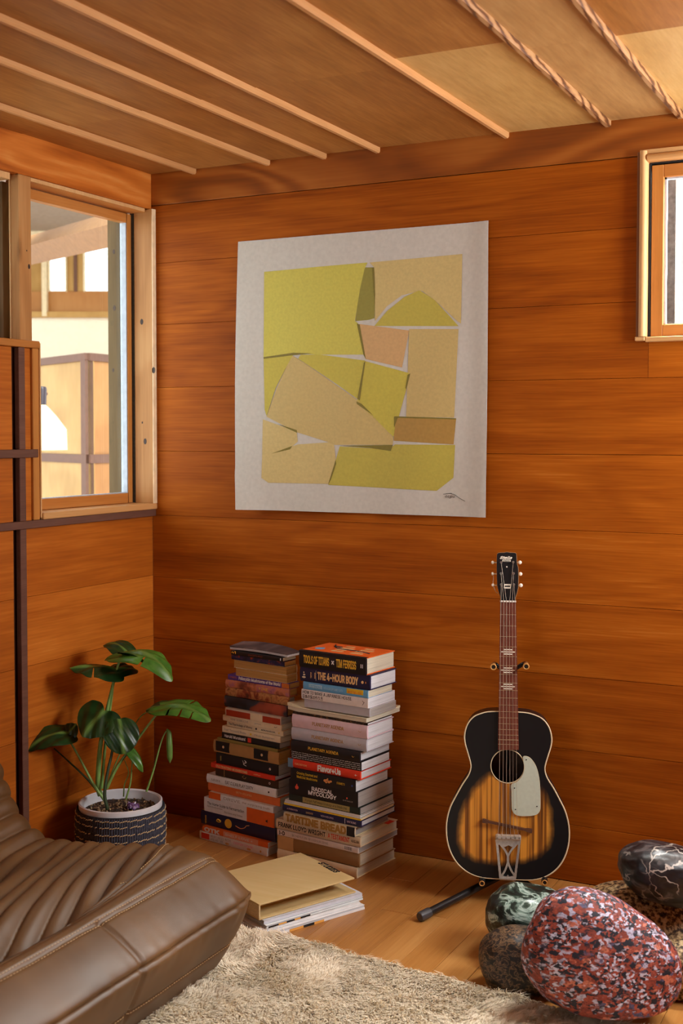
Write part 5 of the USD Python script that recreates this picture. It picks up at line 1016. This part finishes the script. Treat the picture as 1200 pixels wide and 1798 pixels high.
BROWNM = speckle('brown_pebble_print', [(.40, srgb(14, 9, 6)), (.49, srgb(46, 31, 20)), (.54, srgb(128, 98, 66)), (.58, srgb(44, 30, 20)), (.8, srgb(12, 9, 8))], 60, (1, 1, 1.4), .55, detail=5, distortion=.8)
TANM = speckle('tan_speckled_print', [(.36, srgb(40, 30, 24)), (.47, srgb(104, 82, 56)), (.56, srgb(196, 170, 124)), (.7, srgb(214, 194, 150))], 95, (1, 1, 1), .6, detail=3)
BLACKM = veined('black_veined_print', [(.38, (.006, .006, .008)), (.55, (.022, .021, .024)), (.64, (.10, .09, .09)), (.70, (.02, .02, .022))], (.62, .55, .48), 13, .036, .36, stretch=(1, 1, 1.2), rot=(.4, .3, .2))
stone('dark green marbled stone shaped cushion under the right edge of the guitar', 931, 1596, 3.04, (.106, .095, .080), 0, 8, GREENM, 2, .12)
stone('small dark brown pebble patterned cushion left of the red granite cushion', 918, 1686, 2.86, (.100, .080, .078), 0, 0, BROWNM, 5, .10)
gc, gm = stone('big red white and navy granite patterned cushion in front of the pile', 1058, 1690, 2.69, (.178, .088, .136), 0, 34, granite(), 4, .07, sq=2.6, roll=-20, base=.042)
stone('large tan speckled stone cushion under the black veined one', 1130, 1640, 3.03, (.166, .110, .118), 0, 14, TANM, 6, .08)
stone('brown speckled cushion at the right picture edge beside the granite cushion', 1222, 1706, 2.83, (.105, .075, .078), 0, 0, TANM, 8, .10)
stone('glossy black stone cushion with white veins on top of the pile', 1176, 1534, 2.94, (.118, .085, .070), 0, 12, BLACKM, 9, .10)

# ---------------------------------------------------------------- potted monstera in a woven basket
DP = 3.69; pc = on(212, 1408, 0, .2); RZ = pc[2]
bk = thing('basket', 'black woven basket with rows of cream stitches around the plant pot', 'basket', (pc[0], pc[1], 0))
na = 112; zz_ = np.linspace(0, RZ - .012, 46); rad_ = lambda z: .122 + .010 * np.sin(np.clip(z / RZ, 0, 1) * 2.6) 
ang2 = np.linspace(0, 2 * np.pi, na * 8 + 1)
AG, ZG = np.meshgrid(ang2, zz_, indexing='ij')
rr2 = rad_(ZG) + .0024 * np.abs(np.cos(AG * na / 2)) ** .7 + .0008 * np.sin(ZG * 900 + (np.floor(AG * na / (2 * np.pi)) % 2) * np.pi)
ov_, of_ = grid(np.stack([rr2 * np.cos(AG), rr2 * np.sin(AG), ZG], -1)); om = trimesh.Trimesh(ov_, of_, process=False)
inn = lathe([(rad_(zz_[-1]) + .0026, zz_[-1]), (rad_(zz_[-1]), zz_[-1] + .003), (rad_(zz_[-1]) - .003, zz_[-1]), (.116, .004), (0, .004), (0, 0), (.12, 0)], 64)
obj('woven_wall', om, plain('black_sisal', srgb(62, 62, 74), .85, vary=.5, scale=160), bk, smooth=True); obj('rim', inn, plain('black_sisal_rim', srgb(30, 28, 32), .85), bk, smooth=40)
CRS = plain('cream_sisal', srgb(196, 172, 132), .8, vary=.15, scale=120)
for zr_ in [RZ - .020, RZ - .038, RZ - .060, RZ - .082, RZ - .104, RZ - .128]:
    M_ = []
    for k in range(na):
        if rng.uniform() < .16: continue
        a = 2 * math.pi * (k + .1) / na; b_ = 2 * math.pi * (k + .95) / na; r0 = rad_(zr_) + .0026; wv_ = .0014 * math.sin(k * 1.7)
        M_.append(tube([(r0 * math.cos(a), r0 * math.sin(a), zr_ - .0012 + wv_), ((r0 + .0012) * math.cos((a + b_) / 2), (r0 + .0012) * math.sin((a + b_) / 2), zr_ + wv_), (r0 * math.cos(b_), r0 * math.sin(b_), zr_ + .0012 + wv_)], .0016, 5))
    obj('cream_stitch_row', cat(M_), CRS, bk)
pt = thing('potted_monstera', 'potted monstera with split green leaves in a white pot beside the left wall', 'plant', (pc[0], pc[1], .006))
rp = rad_(RZ) - .0045; hz = RZ - .006
obj('pot', lathe([(0, 0), (.100, 0), (.108, .004), (rp - .004, hz - .014), (rp + .001, hz - .012), (rp + .0015, hz + .004), (rp - .003, hz + .006), (rp - .007, hz + .002), (rp - .0085, hz - .03), (0, hz - .034)], 72), plain('white_ceramic', (.78, .78, .80), .3, vary=.03), pt, smooth=35)
q_ = rng.uniform(-1, 1, (9000, 2)); q_ = q_[np.hypot(*q_.T) < 1] * (rp - .010)
sg = np.linspace(0, 1, 24); ta = np.linspace(0, 2 * np.pi, 73); TA, SGr = np.meshgrid(ta, sg, indexing='ij'); rrad = SGr * (rp - .0075)
SZ = lambda x, y: hz - .030 + .012 * meshkit.fbm(np.stack([x * 60, y * 60, x * 0], -1), 3) + .004 * (1 - np.hypot(x, y) / rp)
px_, py_ = rrad * np.cos(TA), rrad * np.sin(TA); sv_, sf_ = grid(np.stack([px_, py_, SZ(px_, py_)], -1)); so = trimesh.Trimesh(sv_, sf_, process=False)
if so.face_normals[:, 2].mean() < 0: so.invert()
obj('soil', so, speckle('potting_soil', [(.35, (.008, .005, .003)), (.5, (.035, .02, .012)), (.62, (.11, .065, .035)), (.68, (.02, .013, .008))], 120, detail=4, rough=.9), pt, smooth=True)
CH = []
for i in range(170):
    x, y = q_[i]; m = trimesh.creation.icosphere(1, 1.0); m.vertices *= rng.uniform(.6, 1.3, (1, 3)) * [.0055, .0032, .0022]; m.apply_transform(trimesh.transformations.random_rotation_matrix(rng.uniform(0, 1, 3))); m.apply_translation([x, y, float(SZ(np.array([x]), np.array([y]))[0]) + .001]); CH.append(m)
obj('bark_chips', cat(CH[:110]), plain('bark_chip', (.20, .11, .05), .8, vary=.5, scale=90), pt, kind='stuff'); obj('bark_chips', cat(CH[110:]), plain('pale_bark_chip', (.42, .30, .16), .8, vary=.4, scale=90), pt, kind='stuff')
PB = np.array([pc[0], pc[1], .006])
def pp3(zx, zy, dd=0.0): return atd(zx * .35, 1080 + zy * .35, DP + dd) - PB
def pleaf(name, green_dark, green_light):
    return usdkit.material(stage, LK + name, {'tc': ('texture_coordinate', {}), 's': ('separate_xyz', {}), 'ab': ('math', {'math_type': 'absolute'}), 'm': ('mapping', {'scale': (1, 1, 1)}), 'w': ('wave_texture', {'scale': 2.1, 'distortion': 1.0, 'detail': 2}),
        'mr': ('rgb_ramp', {'ramp': [(0, (1, 1, 1)), (.035, (.7, .7, .7)), (.08, (0, 0, 0))]}), 'bw': ('rgb_to_bw', {}), 'n': ('noise_texture', {'scale': 30, 'detail': 3}), 'nr': ('rgb_ramp', {'ramp': [(.35, green_dark), (.75, green_light)]}),
        'mx': ('mix', {'mix_type': 'mix', 'color2': (.16, .30, .06)}), 'p': ('principled_bsdf', {'roughness': .34}), 'tr': ('translucent_bsdf', {'color': (.10, .26, .02)}), 'mc': ('mix_closure', {'fac': .18})},
        [('tc.UV', 's.vector'), ('s.x', 'ab.value1'), ('ab.value', 'mr.fac'), ('mr.color', 'bw.color'), ('tc.object', 'n.vector'), ('n.fac', 'nr.fac'), ('bw.val', 'mx.fac'), ('nr.color', 'mx.color1'), ('mx.color', 'p.base_color'), ('p.BSDF', 'mc.closure1'), ('tr.BSDF', 'mc.closure2')], surface='mc.closure')
LEAFD = pleaf('leaf_dark', (.010, .036, .008), (.022, .075, .014)); LEAFB = pleaf('leaf_bright', (.045, .15, .016), (.11, .29, .035))
HALF = [(0, 0), (.06, -.06), (.16, -.13), (.28, -.15), (.40, -.08), (.48, .06), (.50, .22), (.47, .42), (.40, .60), (.29, .77), (.15, .91), (.05, .98), (0, 1.0)]
ROUND = [(0, .02), (.14, .00), (.30, .06), (.43, .18), (.50, .36), (.49, .56), (.40, .76), (.24, .92), (.08, .99), (0, 1.0)]
def leaf(base, tip, width, up=1.0, cam=.3, fold=.25, droop=.15, mat=None, splits=(), side=0.0, cup=0.0, half=None):
    base, tip = np.asarray(base), np.asarray(tip); ax = tip - base; Ln = np.linalg.norm(ax); ax /= Ln
    tocam = CAM - PB - base; tocam /= np.linalg.norm(tocam)
    n = np.array([0, 0, 1.0]) * up + tocam * cam + _r * side; n -= ax * (n @ ax); n /= np.linalg.norm(n); ac = np.cross(ax, n)
    h = spline(np.array(half or HALF), 40); h[:, 0] = np.maximum(h[:, 0], 0); poly = Polygon(np.vstack([h, (h * [-1, 1])[::-1][1:-1]])).buffer(0)
    for sx_, y0, w_ in splits: poly = poly.difference(Polygon([(sx_ * .12, y0), (sx_ * .6, y0 + .10 - w_), (sx_ * .6, y0 + .10 + w_)]).buffer(.008))
    poly = max(getattr(poly, 'geoms', [poly]), key=lambda g: g.area)
    v, f = trimesh.creation.triangulate_polygon(poly, engine='earcut'); v3, f = trimesh.remesh.subdivide_to_size(np.c_[v, np.zeros(len(v))], f, .09)
    mm = trimesh.Trimesh(v3, f, process=True); v3, f = mm.vertices, mm.faces
    x, y = v3[:, 0], v3[:, 1]
    X_ = x * width; zc = -fold * np.abs(X_) - cup * X_ ** 2 / width * 4 - droop * Ln * (np.clip(y, 0, 1) ** 2 - np.clip(y, 0, 1)) * -1 * -1 + .006 * np.sin(x * 20 + y * 9) * width * 3
    zc = zc + droop * Ln * (1 - (2 * y - 1) ** 2) * .5
    P = base + ax * (y * Ln)[:, None] + ac * X_[:, None] + n * zc[:, None]
    nn = n * .0007; k = len(P); e = np.sort(np.vstack([f[:, [0, 1]], f[:, [1, 2]], f[:, [2, 0]]]), 1); u_, c_ = np.unique(e, axis=0, return_counts=True); be = u_[c_ == 1]
    m = trimesh.Trimesh(np.vstack([P + nn, P - nn]), np.vstack([f, f[:, ::-1] + k, np.c_[be, be[:, 1] + k], np.c_[be[:, 0], be[:, 1] + k, be[:, 0] + k]]), process=False); m.fix_normals()
    obj('leaf', m, mat or LEAFD, pt, smooth=True, uv=np.c_[np.r_[x, x], np.r_[y, y]])
STEM = plain('stem_green', srgb(128, 164, 84), .45, vary=.25, scale=25); STEMD = plain('stem_dark_green', srgb(52, 70, 40), .5, vary=.3, scale=25)
def stem(pts, r, mat=STEM): obj('stem', tube(spline([pp3(*p) for p in pts], 30), np.linspace(r[0], r[1], 30), 8), mat, pt, smooth=True)
stem([(505, 905, 0), (492, 850, 0), (500, 690, -.01), (520, 560, 0), (548, 430, .01), (582, 290, .0), (612, 188, 0)], (.0085, .0035))
stem([(510, 870, .01), (530, 640, .02), (560, 420, .01), (575, 275, 0)], (.005, .003))
stem([(525, 930, -.03), (470, 850, -.03), (390, 700, -.02), (332, 602, -.02)], (.0048, .0028))
stem([(510, 910, -.02), (440, 825, .0), (340, 730, .02), (245, 645, .03)], (.0036, .002), STEMD)
stem([(540, 975, -.06), (525, 900, -.06), (540, 790, -.05), (562, 690, -.04), (590, 520, -.045)], (.0055, .003), STEMD)
stem([(535, 870, -.02), (590, 760, -.02), (700, 610, -.01), (820, 455, .0)], (.0052, .003))
stem([(535, 860, .04), (600, 700, .05), (690, 530, .06), (740, 482, .05)], (.0024, .0016))
stem([(735, 885, 0), (770, 780, 0), (808, 640, 0), (832, 585, 0), (850, 578, 0)], (.0035, .0018))
stem([(632, 925, -.02), (655, 840, -.02), (662, 760, -.02), (668, 700, -.02)], (.003, .0018))
stem([(620, 910, -.01), (625, 850, -.01), (645, 790, -.01), (622, 720, 0)], (.0022, .001))
stem([(500, 870, .02), (490, 760, .02), (505, 660, .01), (525, 500, -.02)], (.004, .0026), STEMD)
leaf(pp3(618, 186, 0), pp3(864, 335, -.06), .150, 1, .10, .22, .28, LEAFB, [(1, .45, .03)])
leaf(pp3(640, 192, .02), pp3(524, 152, .08), .085, 1, .25, .1, .25, LEAFD)
leaf(pp3(625, 200, -.02), pp3(738, 240, -.05), .075, 1, -.55, .1, .1, LEAFD)
leaf(pp3(580, 268, 0), pp3(348, 268, -.05), .140, 1, .16, .30, .10, LEAFD, [(1, .45, .05), (-1, .5, .03)])
leaf(pp3(575, 275, 0), pp3(694, 283, .03), .085, 1, .38, .15, .18, LEAFD)
leaf(pp3(525, 478, -.03), pp3(414, 612, -.07), .138, .45, .85, .15, .12, LEAFD, (), -.25)
leaf(pp3(598, 518, -.045), pp3(622, 698, -.075), .104, .1, 1, 0, .12, LEAFD, (), .05, .06, ROUND)
leaf(pp3(340, 590, -.02), pp3(132, 682, -.07), .100, .75, .42, .12, .22, LEAFD)
leaf(pp3(345, 590, -.02), pp3(386, 548, -.01), .055, .6, .6, .1, .12, LEAFD)
leaf(pp3(815, 452, 0), pp3(1058, 535, -.05), .140, 1, .22, .10, .16, LEAFB, [(1, .22, .02), (1, .45, .025), (1, .66, .02), (-1, .4, .02)], .1)
leaf(pp3(850, 462, .01), pp3(732, 478, .03), .085, 1, .40, .1, .12, LEAFD)
leaf(pp3(668, 668, -.02), pp3(718, 788, -.03), .045, .3, .6, .7, .15, LEAFB, (), .9)
obj('rolled_leaf', tube(spline([pp3(836, 572, 0), pp3(848, 590, 0), pp3(850, 640, -.005), pp3(852, 690, -.008), pp3(853, 742, -.01)], 30), np.interp(np.linspace(0, 1, 30), [0, .12, .5, .85, 1], [.002, .0075, .0095, .0085, .001]), 12), LEAFD, pt, smooth=True)
# amethyst lying on the soil
am = pp3(665, 950, 0) + PB; rel = am - PB; zt_ = float(SZ(np.array([rel[0]]), np.array([rel[1]]))[0]) + .006
r2 = np.random.default_rng(5); parts_ = []
for i in range(16):
    h_ = r2.uniform(.010, .018); rad2 = r2.uniform(.004, .007); c6 = lathe([(0, -.004), (rad2, -.003), (rad2, h_ * .55), (0, h_)], 6)
    c6.apply_transform(trimesh.transformations.euler_matrix(*r2.uniform(-.7, .7, 2), r2.uniform(0, 3))); c6.apply_translation([r2.uniform(-.014, .014), r2.uniform(-.008, .008), 0]); parts_.append(c6)
at_ = thing('amethyst', 'small purple amethyst cluster lying on the soil of the plant pot', 'crystal', (PB[0] + rel[0], PB[1] + rel[1], zt_ + .004))
obj('crystals', cat(parts_), speckle('amethyst_purple', [(.35, srgb(84, 52, 100)), (.55, srgb(136, 100, 150)), (.7, srgb(196, 176, 200))], 90, rough=.25), at_)
